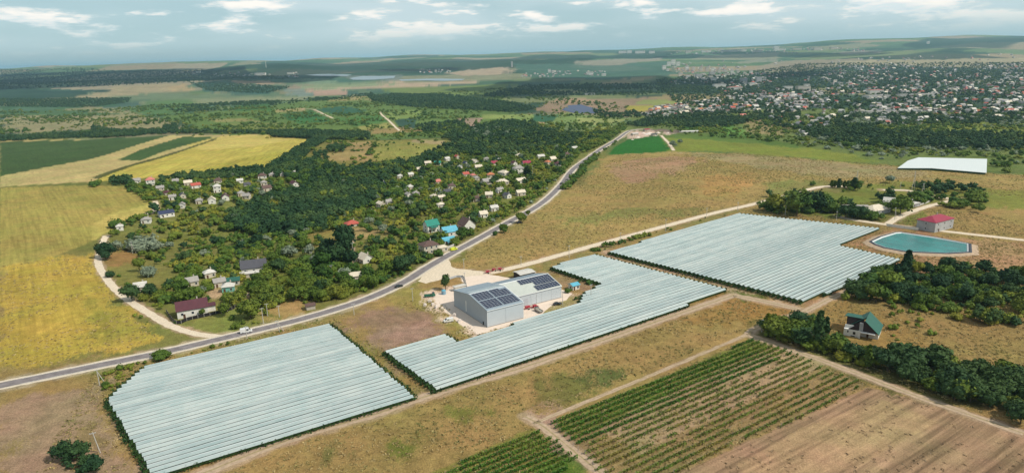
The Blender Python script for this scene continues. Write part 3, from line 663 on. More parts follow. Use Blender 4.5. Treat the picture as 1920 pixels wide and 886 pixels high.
# ---------------------------------------------------------------- open vineyard rows
def open_rows(px, ang, spacing, where, thin_from, group, cat='vine row'):
    P = polyw(px, .8); d = np.array([math.cos(R(ang)), math.sin(R(ang))]); nx = np.array([d[1], -d[0]])
    base = P[0]; ks = (P - base) @ nx; k0, k1 = ks.min(), ks.max(); n = 0; k = 0
    off = k0 + .4
    while off < k1:
        seg = clipline(P, base + nx * off, d)
        if seg and seg[-1][1] - seg[0][0] > 8:
            ta, tb = seg[0][0], seg[-1][1]; ta += random.uniform(-.5, .5); tb += random.uniform(-1.5, 1.5)
            o = base + nx * off + d * ta; mb = MB(); Lg = tb - ta
            thin = ss(thin_from - 3, thin_from + 5, np.array(n)) * .7
            def pt(t_, s_, z_): return (*(nx * s_ + d * t_), z_)
            q = 0.
            while q < Lg:
                den = vn(np.array(q / 9.), np.array(n * 3.3), 50) * .6 + vn(np.array(q / 2.6), np.array(n * 1.7 + 9), 51) * .5
                hole = den < .14 + .34 * thin
                if not hole:
                    for _ in range(7 if thin < .3 else 5):
                        mb.quad(pt(q + random.uniform(-.4, .4), random.gauss(0, .2), .3 + random.random() * 1.3 * (1 - .25 * float(thin))), random.uniform(.2, .36))
                q += .33
            r_ = empty('vine_row', (*o, 0)); n += 1
            state = 'dense green' if thin < .2 else ('patchy' if thin < .6 else 'thin yellowing')
            tag(r_, f'{state} open vine row, {ordn(n - 1)} from the top edge of the {where}', cat, group)
            mb.raw('leaves', MT['vine'] if thin < .35 else MT['vinedry'], r_)
            pb = MB(); q = 0
            while q < Lg:
                pb.tube(pt(q, 0, 0), pt(q, 0, 1.7), .045, .04, 4); q += 6.
            pb.tube(pt(0, 0, 1.45), pt(Lg, 0, 1.45), .015, .015, 3); pb.raw('trellis', MT['post'], r_)
            ep = link('post', POSTM, r_); ep.scale = (1.4, 1.4, .8)
        off += spacing
open_rows([(1035, 790), (1415, 634), (1450, 645), (1628, 722), (1350, 850), (1180, 915), (1130, 915), (1112, 865)], 33.2, 2.85, 'large open vineyard', 6, 'rows of the large open vineyard')
open_rows([(860, 868), (1003, 800), (1080, 856), (1030, 915), (760, 915)], 33.2, 2.6, 'small lower vineyard', 20, 'rows of the small lower vineyard')

# ---------------------------------------------------------------- warehouse
O = at(914.5, 613.5)[0]; WA = R(31.5)
wh = empty('warehouse', (O[0], O[1], 0), WA, 'grey metal warehouse with two offset gabled halls and roof solar panels', 'warehouse')
MT['clad'] = mat('shaded_steel_cladding', (.33, .37, .40), .5, .4, .05, .3); MT['clad_lit'] = mat('lit_steel_cladding', (.46, .50, .53), .5, .4, .04, .3)  # same cladding twice: darkened for the shaded gable wall, paler for the sunlit fronts
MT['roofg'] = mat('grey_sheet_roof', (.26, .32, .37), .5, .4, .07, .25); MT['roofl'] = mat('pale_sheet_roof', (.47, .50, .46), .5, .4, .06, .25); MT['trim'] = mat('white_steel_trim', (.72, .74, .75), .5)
MT['skyl'] = mat('rooflight_sheet', (.36, .42, .44), .3, .5); MT['plinth'] = mat('concrete_plinth', (.30, .29, .28), .9)
def solarm():
    m = mat('solar_cells', (.012, .02, .05), .14, .6); t = m.node_tree; b = t.nodes['Principled BSDF']
    co = N(t, 'ShaderNodeTexCoord'); s = N(t, 'ShaderNodeSeparateXYZ'); L(t, co.outputs['Object'], s.inputs[0])
    f = M1(t, 'MAXIMUM', M1(t, 'GREATER_THAN', M1(t, 'FRACT', M1(t, 'MULTIPLY', s.outputs[0], 3.0)), .96), M1(t, 'GREATER_THAN', M1(t, 'FRACT', M1(t, 'MULTIPLY', s.outputs[1], 3.0)), .96))
    L(t, MIX(t, f, (.012, .02, .05), (.06, .08, .12)), b.inputs['Base Color']); return m
MT['solar'] = solarm(); MT['alu'] = mat('aluminium_frame', (.5, .52, .55), .4, .5, metal=.3)
def hall(E0, E1, N0, N1, he, hr, rf_front, rf_back):
    nm = (N0 + N1) / 2
    b = MB(); b.prism([(N0, .35), (N1, .35), (N1, he), (nm, hr), (N0, he)], 'x', E0, E1); b.build('wall', MT['clad'], wh)
    b = MB(); b.box(E0 - .06, N0 - .06, 0, E1 + .06, N1 + .06, .4); b.build('plinth', MT['plinth'], wh)
    for (a, c_, m_) in ((N0 - .35, nm, rf_front), (N1 + .35, nm, rf_back)):
        za = he - .06 if a < nm else he - .06; b = MB(); s = (hr - he) / (nm - N0)
        z0 = he - .35 * s + .02
        # sheets with standing seams
        b.prism([(a, z0), (c_, hr + .02), (c_, hr + .16), (a, z0 + .14)], 'x', E0 - .3, E1 + .3)
        k = E0
        while k < E1: b.prism([(a, z0 + .13), (c_, hr + .15), (c_, hr + .20), (a, z0 + .18)], 'x', k, k + .07); k += 1.
        b.build('roof', m_, wh)
    b = MB(); b.prism([(nm - .35, hr + .06), (nm, hr + .24), (nm + .35, hr + .06)], 'x', E0 - .32, E1 + .32); b.build('ridge_cap', MT['trim'], wh)
    for a, sg in ((N0 - .35, -1),):
        b = MB(); b.box(E0 - .3, a - .16, he - .3, E1 + .3, a - .01, he - .02); b.build('gutter', MT['trim'], wh)
    return nm
n1_ = hall(0, 19.4, 0, 33.5, 8.3, 11.1, MT['roofg'], MT['roofg'])
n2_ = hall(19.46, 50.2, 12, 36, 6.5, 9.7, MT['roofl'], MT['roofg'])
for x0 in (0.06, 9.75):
    b = MB(); b.box(x0, -.09, .42, x0 + 9.6, -.012, 7.95); b.build('wall_panel', MT['clad_lit'], wh)
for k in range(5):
    b = MB(); b.box(19.5 + k * 6.14, 11.91, .42, 19.5 + k * 6.14 + 6.06, 11.985, 6.2); b.build('wall_panel', MT['clad_lit'], wh)
for x0, y0 in ((-.1, -.12), (19.42, -.12)):
    b = MB(); b.box(x0, y0, 0, x0 + .16, y0 + .16, 8.2); b.build('downpipe', MT['trim'], wh)
for k, (x0, y0) in enumerate(((21., 11.8), (35., 11.8), (50.2, 11.8))):
    b = MB(); b.tube((x0, y0, 0), (x0, y0, 6.3), .08); b.build('downpipe', MT['trim'], wh)
b = MB(); b.box(-.09, 20.3, 1.3, -.012, 21., 6.6); b.build('window', MT['lamp'], wh)
b = MB(); b.box(-.12, 3.4, 0, -.012, 4.4, 1.6); b.build('door', MT['black'], wh)
b = MB(); b.box(26, 11.8, 0, 30, 11.9, 4.4); b.build('door', MT['metalg'], wh)
b = MB(); b.prism([(16.75, 11.45), (0.1, 8.6), (0.1, 8.42), (16.75, 11.2)], 'x', 19.3, 19.62); b.build('gable_trim', MT['trim'], wh)
b = MB(); b.prism([(16.9, 11.45), (33.4, 8.6), (33.4, 8.42), (16.9, 11.2)], 'x', 19.3, 19.62); b.build('gable_trim', MT['trim'], wh)
for x0, x1 in ((.5, 2.), (2.2, 19.)):
    pass
s1 = (11.1 - 8.3) / 16.75; c1 = math.hypot(1, s1)
b = MB()
for k in range(11): b.prism([(17.6, 11.08 - .85 * s1 + .17), (21.6, 11.1 - 4.85 * s1 + .17), (21.6, 11.1 - 4.85 * s1 + .23), (17.6, 11.1 - .85 * s1 + .23)], 'x', 1.2 + k * 1.62, 2.7 + k * 1.62)
b.build('rooflight', MT['skyl'], wh)
SPW, SPD = 1.70, 1.40
sp = MB(); sp.box(-SPW / 2, -SPD / 2, 0, SPW / 2, SPD / 2, .05); sp.cur = 1; sp.box(-SPW / 2 + .05, -SPD / 2 + .05, .045, SPW / 2 - .05, SPD / 2 - .05, .058)
SPM = sp.mesh('solar_panel', [MT['alu'], MT['solar']])
def solar(E0, s0, nx_, ny_, hr, nm, slope, skip=()):
    a = math.atan(slope)
    for i_ in range(nx_):
        for j_ in range(ny_):
            if (i_, j_) in skip: continue
            s = s0 + j_ * (SPD + .04) + SPD / 2; o = link('solar_panel', SPM, wh)
            o.location = (E0 + i_ * (SPW + .05) + SPW / 2, nm - s * math.cos(a), hr - s * math.sin(a) + .27); o.rotation_euler = (a, 0, 0)
solar(.5, .8, 5, 5, 11.1, n1_, s1); solar(9.9, .8, 5, 5, 11.1, n1_, s1, {(4, 0), (3, 0)}); solar(.5, 8.7, 5, 5, 11.1, n1_, s1); solar(9.9, 8.7, 5, 5, 11.1, n1_, s1)
s2 = (9.7 - 6.5) / 12
solar(30.7, .5, 11, 5, 9.7, n2_, s2, {(i_, j_) for i_ in range(4) for j_ in (3, 4)}); solar(36, 8.0, 8, 3, 9.7, n2_, s2)

# ---------------------------------------------------------------- houses
def windows(root, w, d, h, st, two=False, glassy='window'):
    for f in range(st):
        zc_ = (h / st) * (f + .52)
        for fx in ((-.28, .28) if w < 9 else (-.34, 0, .34)):
            if f == 0 and abs(fx + .28) < .01: continue
            for sy in (-1, 1):
                b = MB(); y0 = sy * d / 2; b.box(w * fx - .62, min(y0, y0 + sy * .06) , zc_ - .65, w * fx + .62, max(y0, y0 + sy * .06), zc_ + .65); o = b.build('window', MT['frame'], root)
                b = MB(); y1 = y0 + sy * .062; b.box(w * fx - .52, min(y1, y1 + sy * .02), zc_ - .55, w * fx + .52, max(y1, y1 + sy * .02), zc_ + .55); b.build('pane', MT['glass'], o)
        for sx_ in (-1, 1):
            x0 = sx_ * w / 2; b = MB(); b.box(min(x0, x0 + sx_ * .06), -.6, zc_ - .6, max(x0, x0 + sx_ * .06), .6, zc_ + .6); o = b.build('window', MT['frame'], root)
            x1 = x0 + sx_ * .062; b = MB(); b.box(min(x1, x1 + sx_ * .02), -.5, zc_ - .5, max(x1, x1 + sx_ * .02), .5, zc_ + .5); b.build('pane', MT['glass'], o)
    b = MB(); b.box(-w * .28 - .5, -d / 2 - .07, 0, -w * .28 + .5, -d / 2, 2.1); b.build('door', MT['door'], root)
def house(name, p, w, d, h, rh, roof, wall, rz, label, hip=False, st=1, group=None, chim=True, porch=False, cat='house', win=True):
    root = empty(name, p, rz, label, cat, group)
    b = MB()
    if hip: b.box(-w / 2, -d / 2, -1.5, w / 2, d / 2, h)
    else: b.prism([(-d / 2, -1.5), (d / 2, -1.5), (d / 2, h), (0, h + rh - .12), (-d / 2, h)], 'x', -w / 2, w / 2)
    b.build('wall', MT[wall], root)
    ov = .45; b = MB(); e = h - ov * rh / (d / 2)
    if hip:
        W2, D2 = w / 2 + ov, d / 2 + ov; r2 = max(0, W2 - D2)
        b.add([(-W2, -D2, h), (W2, -D2, h), (W2, D2, h), (-W2, D2, h), (-r2, 0, h + rh), (r2, 0, h + rh), (-W2, -D2, h - .14), (W2, -D2, h - .14), (W2, D2, h - .14), (-W2, D2, h - .14)],
              [(0, 1, 5, 4), (1, 2, 5), (2, 3, 4, 5), (3, 0, 4), (6, 9, 8, 7), (0, 6, 7, 1), (1, 7, 8, 2), (2, 8, 9, 3), (3, 9, 6, 0)])
    else:
        b.prism([(-d / 2 - ov, e), (0, h + rh), (d / 2 + ov, e), (d / 2 + ov, e + .16), (0, h + rh + .18), (-d / 2 - ov, e + .16)], 'x', -w / 2 - ov, w / 2 + ov)
    b.build('roof', MT['roof_' + roof], root)
    if win: windows(root, w, d, h, st)
    if chim:
        b = MB(); b.box(w * .18, d * .12, h + rh * .3, w * .18 + .6, d * .12 + .6, h + rh + .9); b.build('chimney', MT['blockwall'], root)
    if porch:
        b = MB(); b.box(-w * .3, -d / 2 - 2.6, h * .8, w * .3, -d / 2 - .1, h * .8 + .14)
        for s in (-1, 1): b.box(s * w * .27 - .1, -d / 2 - 2.5, 0, s * w * .27 + .1, -d / 2 - 2.3, h * .8)
        b.build('porch', MT['roof_' + roof], root)
    return root
HL = '''257,343,13,grey,white|283,347,15,pink,white,2|330,344,9,grey,cream|353,347,14,cream,cream|367,352,17,red,white|301,357,13,grey,cream|313,366,12,maroon,cream|324,374,11,grey,white|343,371,10,darkgrey,cream|409,343,14,brown,cream|450,343,11,white,white|408,360,13,white,white,2|423,374,17,maroon,white|452,367,12,grey,cream|464,351,11,darkgrey,white|463,372,13,grey,cream|374,381,12,grey,cream|398,380,17,cream,white|342,389,11,grey,white|312,405,26,navy,white|275,417,16,grey,white|225,430,14,white,white|492,334,15,brown,white|510,332,9,grey,cream|530,330,9,white,white|552,329,12,white,cream|552,348,24,maroon,white|495,347,9,grey,cream|500,357,16,brown,cream|718,349,15,navy,white|750,334,9,white,white|715,387,18,cream,cream|730,383,9,grey,white|696,403,10,grey,cream|770,331,9,white,cream|787,321,10,cream,cream|802,309,12,cream,white|820,309,12,teal,white|838,301,10,white,white|857,297,9,red,cream|890,306,13,cream,white|873,310,14,navy,white|864,318,12,white,white|897,317,13,cream,cream|912,301,10,grey,white|927,310,12,crimson,white|938,303,9,white,white|964,310,11,maroon,white|973,295,11,cream,white|987,310,15,crimson,greywall|972,325,19,grey,white,2|920,332,13,orange,cream|945,328,20,cream,white|873,331,12,red,white|887,333,9,pink,cream|893,338,12,grey,cream|912,345,18,grey,cream|942,346,22,cream,cream|976,343,19,cream,white|820,345,11,pink,cream|847,353,13,brown,cream|839,364,14,darkgrey,white|769,355,12,white,cream|766,369,12,grey,white|780,367,11,grey,cream|814,373,12,cream,white|828,375,12,cream,cream|827,389,13,cream,white|894,377,14,brown,cream|917,370,12,cream,cream|937,361,10,grey,white|951,371,12,darkgrey,white|976,366,16,cream,cream|926,395,13,white,white|906,407,11,cream,white|1014,297,13,white,white|1036,302,12,cream,white|1027,308,8,orange,cream|1045,311,11,maroon,white|1077,281,10,white,white|1063,293,10,brown,white|393,519,11,white,cream|361,535,9,grey,cream|265,545,10,white,cream|412,536,14,grey,cream|429,545,12,white,teal|1392,218,14,pink,cream|1461,222,12,red,white|1499,232,10,crimson,cream|1520,223,9,red,white|1551,221,13,white,white|1540,235,12,orange,white|1483,238,9,white,cream|1504,248,10,white,white|1512,255,10,white,white|1524,229,8,cream,white|1586,221,18,white,cream'''
hs = [s.split(',') for s in HL.split('|')]
def area(px, py):
    if py < 260 and px > 1300: return 'green slope beyond the big dry field'
    if px < 600 and py < 440: return 'hamlet below the yellow field'
    if px < 600: return 'overgrown gardens beside the pale dirt road'
    return 'garden village left of the asphalt road'
MT['tealwall'] = mat('turquoise_wall', (.16, .42, .36), .8)
cnt = {}; tot = {}
for s in hs: k = (s[3], area(int(s[0]), int(s[1]))); tot[k] = tot.get(k, 0) + 1
HOUSEP = []
for s in sorted(hs, key=lambda s: int(s[0])):
    px, py, wp, roof, wall = int(s[0]), int(s[1]), int(s[2]), s[3], s[4]; st = int(s[5]) if len(s) > 5 else 1
    p = A1(px, py); w = max(6., wp * mpp(p) * .98); d = min(w * .8, random.uniform(5.5, 8.5)); h = 2.9 * st + .3
    k = (roof, area(px, py)); i_ = cnt.get(k, 0); cnt[k] = i_ + 1
    rn = {'cream': 'cream roofed', 'white': 'pale roofed', 'grey': 'grey roofed', 'darkgrey': 'dark grey roofed'}.get(roof, roof + ' roofed')
    wl = {'white': 'white', 'cream': 'cream', 'greywall': 'grey', 'teal': 'turquoise'}[wall]
    lab = f'{wl} walled {rn} house in the {k[1]}' if tot[k] == 1 else f'{ordn(i_)} {rn} house from left in the {k[1]}'
    house('house', p, w, d, h, d * random.uniform(.28, .42), roof, 'tealwall' if wall == 'teal' else wall, random.choice([R(31), R(31), R(-59), R(12)]) + random.uniform(-.2, .2), lab, hip=random.random() < .35, st=st, group='houses of the ' + k[1], win=py > 290)
    HOUSEP.append((p.x, p.y, w * .75 + 1))
def H1(name, px, py, wp, d, h, rh, roof, wall, deg, label, **k):
    p = A1(px, py); w = wp * mpp(p); HOUSEP.append((p.x, p.y, max(w, d) * .6 + 1)); return house(name, p, w, d, h, rh, roof, wall, R(deg), label, **k)
h_ = H1('house', 362, 588, 52, 8.5, 4.2, 3.2, 'maroon', 'white', 27, 'white house with a maroon gable roof inside a black fence by the road', porch=False)
b = MB(); b.box(5.8, -1, 0, 10.4, 3.6, 2.9); b.build('annex_wall', MT['white'], h_); b = MB(); b.box(5.8, -1.6, 2.95, 10.8, 4., 3.2); b.build('annex_roof', MT['roof_maroon'], h_)
H1('house', 477, 508, 44, 9, 3.6, 3.6, 'darkgrey', 'white', 20, 'white house with a large dark grey gable roof among the scrub trees')
H1('house', 470, 518, 34, 4, 2.6, .6, 'white', 'cream', 20, 'low pale roofed shed in front of the dark grey roofed house', chim=False, cat='shed')
H1('house', 438, 532, 22, 6, 2.8, 1.2, 'forest', 'cream', 20, 'low dark green roofed shed beside the turquoise hut', chim=False, cat='shed')
H1('house', 809, 433, 24, 8, 5.2, 3.2, 'teal', 'white', 32, 'two storey white house with a teal green roof and green porch', st=2, porch=True)
H1('house', 842, 441, 28, 8, 3.6, 3.0, 'blue', 'white', 32, 'white house with a sky blue gable roof, the upper of two blue ones')
H1('house', 840, 455, 24, 6, 2.6, 1.6, 'blue', 'white', 32, 'lower blue roofed wing in front of the sky blue roofed house', chim=False, porch=True)
H1('house', 875, 428, 26, 9, 3.6, 4.4, 'brown', 'white', -58, 'white house with a steep dark brown roof right of the blue ones', porch=True)
H1('house', 804, 472, 30, 9, 5.4, 2.2, 'brown', 'cream', 32, 'two storey cream house with a brown hipped roof near the roadside', hip=True, st=2)
H1('house', 828, 470, 18, 6, 3., .8, 'cream', 'cream', 32, 'flat cream annex right of the brown hipped house', hip=True, chim=False, cat='annex')
H1('house', 660, 424, 24, 8, 2.6, 2.4, 'red', 'cream', 30, 'small house with a salmon red pyramid roof above the meadow', hip=True)
H1('house', 662, 522, 32, 7.5, 2.5, 1.5, 'cream', 'cream', 22, 'cream hipped roof cottage nearest the main road among bushes', hip=True, chim=False)
H1('house', 685, 490, 24, 7, 2.8, 2.6, 'cream', 'white', -50, 'pale gabled cottage just above the cream hipped cottage')
H1('house', 1640, 398, 46, 12, 3.2, 3.0, 'cream', 'greywall', 25, 'grey walled house with a broad cream hipped roof near the pond', hip=True, chim=False)
H1('house', 1602, 392, 44, 4, 2.8, .6, 'grey', 'greywall', -8, 'long low grey roofed shed left of the cream hipped house', chim=False, cat='shed')
H1('house', 1682, 388, 46, 10, 3.4, 3.6, 'white', 'white', -35, 'white house with a pale steep roof behind trees on the right')
H1('house', 1710, 386, 22, 7, 2.8, .5, 'white', 'greywall', 30, 'flat white roofed garage beside the pale steep roofed house', hip=True, chim=False, cat='garage')
H1('house', 1752, 428, 62, 12, 6.8, 2.6, 'crimson', 'greywall', 30, 'two storey blue grey house with a red hipped roof by the lane', hip=True, st=2)
H1('house', 582, 600 - 22, 16, 4, 2.2, .5, 'brown', 'blockwall', 27, 'tiny brown hut beside the road left of the round bushes', chim=False, cat='hut', win=False)
H1('shed', 1076, 541, 15, 4, 2.6, .8, 'blue', 'white', 32, 'small blue roofed shed at the right end of the warehouse', chim=False, cat='shed')
H1('shed', 983, 520, 32, 7, 3.4, .5, 'white', 'black', 32, 'open sided pale roofed shelter behind the warehouse', chim=False, cat='shelter', win=False)  # closed black walls stand in for the shade under the open roof
H1('shed', 862, 543, 22, 2.5, 2.5, .2, 'white', 'white', 32, 'long white container behind the back corner of the warehouse', hip=True, chim=False, cat='container', win=False)
# green-roofed villa
pa, pb = A1(1581, 627), A1(1644.5, 639.5); dv = pb - pa; FW = dv.length; DD = 11.5
vi = empty('house', pa, math.atan2(dv.y, dv.x), 'large unfinished white house with dark green gable roofs on the right', 'house')
pc = vi.matrix_basis @ Vector((FW / 2, DD / 2, 0)); pc = pa + Matrix.Rotation(math.atan2(dv.y, dv.x), 3, 'Z') @ Vector((FW / 2, DD / 2, 0)); HOUSEP.append((pc.x, pc.y, 14)); HOUSEP.append((pc.x - 4, pc.y - 9, 10))
MT['vwhite'] = mat('whitewashed_block', (.74, .73, .70), .85, .2, .1, .8); MT['darkgable'] = mat('dark_boarding', (.045, .03, .03), .8)
b = MB(); b.box(0, .02, -1, FW * .44, DD, 3.1); b.build('wall', MT['vwhite'], vi)
b = MB(); b.box(FW * .44 + .02, 2.2, -1, FW, DD, 3.1); b.build('side_wall', MT['vwhite'], vi)
b = MB(); b.box(FW * .43, -.5, -.5, FW * .50, .35, 3.3); b.build('pillar', MT['vwhite'], vi)
AX, HR, EH = FW * .60, 8.1, 2.9; x0, x1 = FW * .13, FW * 1.04
b = MB(); b.prism([(x0, 3.13), (x1 - .4, 3.13), (AX, HR - .15)], 'y', .1, .5); b.build('gable_wall', MT['darkgable'], vi)
b = MB(); b.prism([(AX, HR), (x1, EH), (x1, EH + .2), (AX, HR + .2)], 'y', -.6, DD + .8); b.build('roof', MT['roof_forest'], vi)
b = MB(); b.prism([(AX - .02, HR), (x0, 3.3), (x0, 3.5), (AX - .02, HR + .2)], 'y', 4.2, DD + .8); b.build('roof', MT['roof_forest'], vi)
b = MB(); b.box(.1, 5.2, 3.12, AX - 1., 5.5, 6.9); b.build('back_wall', MT['darkgable'], vi)
b = MB(); b.box(.1, 1.4, 3.14, FW * .26, 1.65, 4.5); b.build('parapet', MT['vwhite'], vi)
b = MB(); b.prism([(4.7, 7.0), (DD + 1.2, 5.6), (DD + 1.2, 5.8), (4.7, 7.2)], 'x', -.8, AX + 1.2); b.build('roof', MT['roof_forest'], vi)
b = MB(); b.box(.1, 5.55, 3.12, .35, DD, 5.9); b.build('end_wall', MT['darkgable'], vi)
b = MB(); b.box(FW * .45, -.35, 3.35, FW * .56, .05, 7.0); b.build('chimney', MT['greywall'], vi)
b = MB(); b.box(FW * .5, -1.2, 2.85, FW * .93, 2.15, 3.08); b.build('balcony', MT['vwhite'], vi)
b = MB(); b.tube((FW * .72, -.9, 0), (FW * .72, -.9, 2.84), .1); b.build('post', MT['darkgable'], vi)
for (xa, xb, za, zb) in ((FW * .10, FW * .15, 1.5, 2.6), (FW * .27, FW * .36, 1.0, 2.4), (FW * .22, FW * .35, .05, .6)):
    b = MB(); b.box(xa, -.05, za, xb, .01, zb); o = b.build('window', MT['frame'], vi); b = MB(); b.box(xa + .08, -.08, za + .08, xb - .08, -.055, zb - .08); b.build('pane', MT['glass'], o)
b = MB(); b.box(FW * .66, 2.1, .1, FW * .72, 2.17, 2.3); b.build('door', MT['door'], vi)
b = MB(); b.box(FW + .01, 5, 1., FW + .07, 7, 2.3); b.build('window', MT['glass'], vi)

# ---------------------------------------------------------------- fences, walls
def fence(name, px, h, m, label, cat='fence', sect=2.5, th_=.08, base=None):
    P = resample(polyw(px), sect); root = empty(name, (*P[0], float(terrain(*P[0]))), 0, label, cat)
    for a, c_ in zip(P[:-1], P[1:]):
        v_ = c_ - a; l_ = float(np.hypot(*v_)); an = math.atan2(v_[1], v_[0])
        b = MB(); b.box(.05, -th_ / 2, .15, l_ - .05, th_ / 2, h); o = b.build('panel', m, root); o.location = (a[0] - P[0][0], a[1] - P[0][1], 0); o.rotation_euler = (0, 0, an)
        b = MB(); b.box(-.06, -.07, 0, .06, .07, h + .1); o = b.build('post', MT['conc'], root); o.location = (a[0] - P[0][0], a[1] - P[0][1], 0); o.rotation_euler = (0, 0, an)
    return root
fence('fence', [(312, 585), (331, 607), (355, 600), (400, 590), (440, 578), (436, 560)], 1.8, MT['black'], 'black sheet fence around the maroon roofed house')
fence('fence', [(876, 541), (868, 520), (845, 523), (838, 530)], 1.3, MT['metalg'], 'thin wire fence around the grass plot behind the warehouse', sect=3)
fence('fence', [(820, 474), (850, 462), (858, 454)], 1.8, MT['conc'], 'pale concrete fence between the brown hipped house and the road')
fence('fence', [(1662, 424), (1690, 428), (1722, 432)], 2., MT['white'], 'white wall along the lane above the pond', 'wall')
fence('fence', [(1700, 392), (1730, 384), (1745, 378)], 1.6, MT['conc'], 'pale wall beside the yard lane on the right', 'wall')
fence('fence', [(446, 556), (470, 553), (492, 546)], 1.2, MT['cream'], 'low cream wall of the garden plot below the dark roofed house', 'wall')

# ---------------------------------------------------------------- pond
PP = polyw([(1637, 455), (1655, 447), (1681, 439), (1690, 438.5), (1747, 447), (1812, 459), (1812, 474), (1770, 476), (1700, 473), (1662, 466), (1645, 460)])
cen = PP.mean(0); pond = empty('reservoir', (*cen, 0), 0, 'teal water reservoir with white liner rim right of the widest covered block', 'reservoir')
def ring(name, offs, m):
    vs = []; n = len(PP); nn = []
    for q in PP: v_ = (q - cen); nn.append(v_ / np.hypot(*v_))
    for o_, z_ in offs: vs += [(*(q + k * o_ - cen), z_) for q, k in zip(PP, nn)]
    fs = [(a * n + i_, a * n + (i_ + 1) % n, (a + 1) * n + (i_ + 1) % n, (a + 1) * n + i_) for a in range(len(offs) - 1) for i_ in range(n)]
    b = MB(); b.add(vs, fs); return b.build(name, m, pond)
ring('liner', [(0, .55), (.5, 1.05), (.9, 1.07)], mat('white_liner', (.6, .62, .62), .5)); ring('bank', [(.9, 1.09), (2., 1.1), (2.8, .8)], mat('black_liner', (.035, .04, .055), .6)); ring('earth_bank', [(2.8, .8), (6.5, .02)], MT['track'])
wm = mat('teal_water', (.012, .17, .16), .18, .25, .35, .05); b = MB(); b.add([(*(q - cen), .6) for q in PP], [tuple(range(len(PP)))]); b.build('water', wm, pond)
# far lakes
LK = mat('lake_water', (.22, .29, .33), .35, .4)
sheet('lake', [(655, 147), (680, 143), (742, 142.5), (738, 147), (700, 150), (662, 150)], LK, 1.5, 3); sheet('lake', [(748, 149.5), (800, 148), (872, 148.5), (866, 151), (800, 151.5), (752, 152)], LK, 1.5, 3); sheet('lake', [(570, 141), (620, 139), (660, 141), (650, 143), (600, 143)], LK, 1.5, 3)

# ---------------------------------------------------------------- solar farm, canopy, quarry
FP = polyw([(1054, 206), (1066, 198), (1090, 196), (1124, 205), (1118, 212), (1075, 211)], 2); c0 = FP.mean(0); zf = float(terrain(*c0))
sf = empty('solar_farm', (*c0, zf), 0, 'dark blue solar farm in the brown field beyond the valley', 'solar farm'); y0 = FP[:, 1].min()
while y0 < FP[:, 1].max():
    for ta, tb in clipline(FP, np.array([0., y0]), np.array([1., 0.])):
        if tb - ta > 8: b = MB(); b.add([(ta - c0[0], y0 - c0[1], .6), (tb - c0[0], y0 - c0[1], .6), (tb - c0[0], y0 - c0[1] + 4.4, 2.4), (ta - c0[0], y0 - c0[1] + 4.4, 2.4), (ta - c0[0], y0 - c0[1] + 4.5, 2.2), (tb - c0[0], y0 - c0[1] + 4.5, 2.2)], [(0, 1, 2, 3), (3, 2, 5, 4)]); o = b.raw('panel_row', mat('farm_cells', (.07, .09, .15), .25, .6) if 'farmc' not in MT else MT['farmc'], sf); MT['farmc'] = o.data.materials[0]; o.location.z = float(terrain(*( c0[0], y0))) - zf
    y0 += 9.
P = polyw([(1683, 313), (1702, 303), (1722, 299), (1850, 303), (1850, 322), (1747, 314)], 3); c0 = P.mean(0); zc0 = float(terrain(*c0))
cv = empty('canopy', (*c0, zc0), 0, 'flat white orchard canopy with a dark edge at the far right', 'canopy')
b = MB(); n = len(P); b.add([(*(q - c0), 3.6) for q in P] + [(*(q - c0), 3.4) for q in P], [tuple(range(n)), tuple(range(2 * n - 1, n - 1, -1))] + [(i_, n + i_, n + (i_ + 1) % n, (i_ + 1) % n) for i_ in range(n)]); b.build('net_roof', MT['netedge'], cv)
b = MB(); b.add([(*(q - c0) * .985, 3.35) for q in P] + [(*(q - c0) * .985, -1) for q in P], [(i_, n + i_, n + (i_ + 1) % n, (i_ + 1) % n) for i_ in range(n)]); b.build('vine_mass', DARKVINE, cv)
t = wm.node_tree; g_ = N(t, 'ShaderNodeNewGeometry'); bb = N(t, 'ShaderNodeBump'); bb.inputs['Strength'].default_value = .5; bb.inputs['Distance'].default_value = .2; L(t, NOISE(t, g_.outputs['Position'], .8, 4, .6), bb.inputs['Height']); L(t, bb.outputs[0], t.nodes['Principled BSDF'].inputs['Normal'])
p = A1(1294, 248); house('greenhouse', p, 40 * mpp(p), 9, 1.8, 1.4, 'white', 'white', R(-4), 'long white greenhouse tunnel beyond the hilltop quarry', chim=False, cat='greenhouse', win=False)
MT['chalk'] = mat('pale_limestone', (.68, .60, .54), .95, .1, .25, .15)
for (px, py, w, l_) in ((1218, 252, 26, 'largest pale stone heap in the middle of the hilltop quarry'), (1196, 258, 14, 'pale stone heap at the left end of the quarry'), (1206, 250, 12, 'pointed pale stone heap behind the left one'), (1234, 249, 12, 'rounded pale stone heap at the right end of the quarry'), (1186, 262, 9, 'small pale stone heap next to the bend of the road'), (1252, 249, 9, 'pale spoil heap right of the quarry path')):
    p = A1(px, py); r1 = w * mpp(p) / 2; b = MB(); n = 14; rows = 5
    for a in range(rows):
        for q in range(n): k = 1 - a / rows; rj = r1 * k * random.uniform(.8, 1.15); b.v.append((rj * math.cos(6.283 * q / n), rj * .8 * math.sin(6.283 * q / n), -1 + (r1 * .32 + 1) * (a / rows) ** .8))
    b.v.append((0, 0, r1 * .32)); t0_ = len(b.v) - 1
    b.f = [(a * n + q, a * n + (q + 1) % n, (a + 1) * n + (q + 1) % n, (a + 1) * n + q) for a in range(rows - 1) for q in range(n)] + [((rows - 1) * n + q, (rows - 1) * n + (q + 1) % n, t0_) for q in range(n)]; b.mi = [0] * len(b.f)
    o = b.build('gravel_heap', MT['chalk']); o.location = p; tag(o, l_, 'stone heap', 'stone heaps of the hilltop quarry')
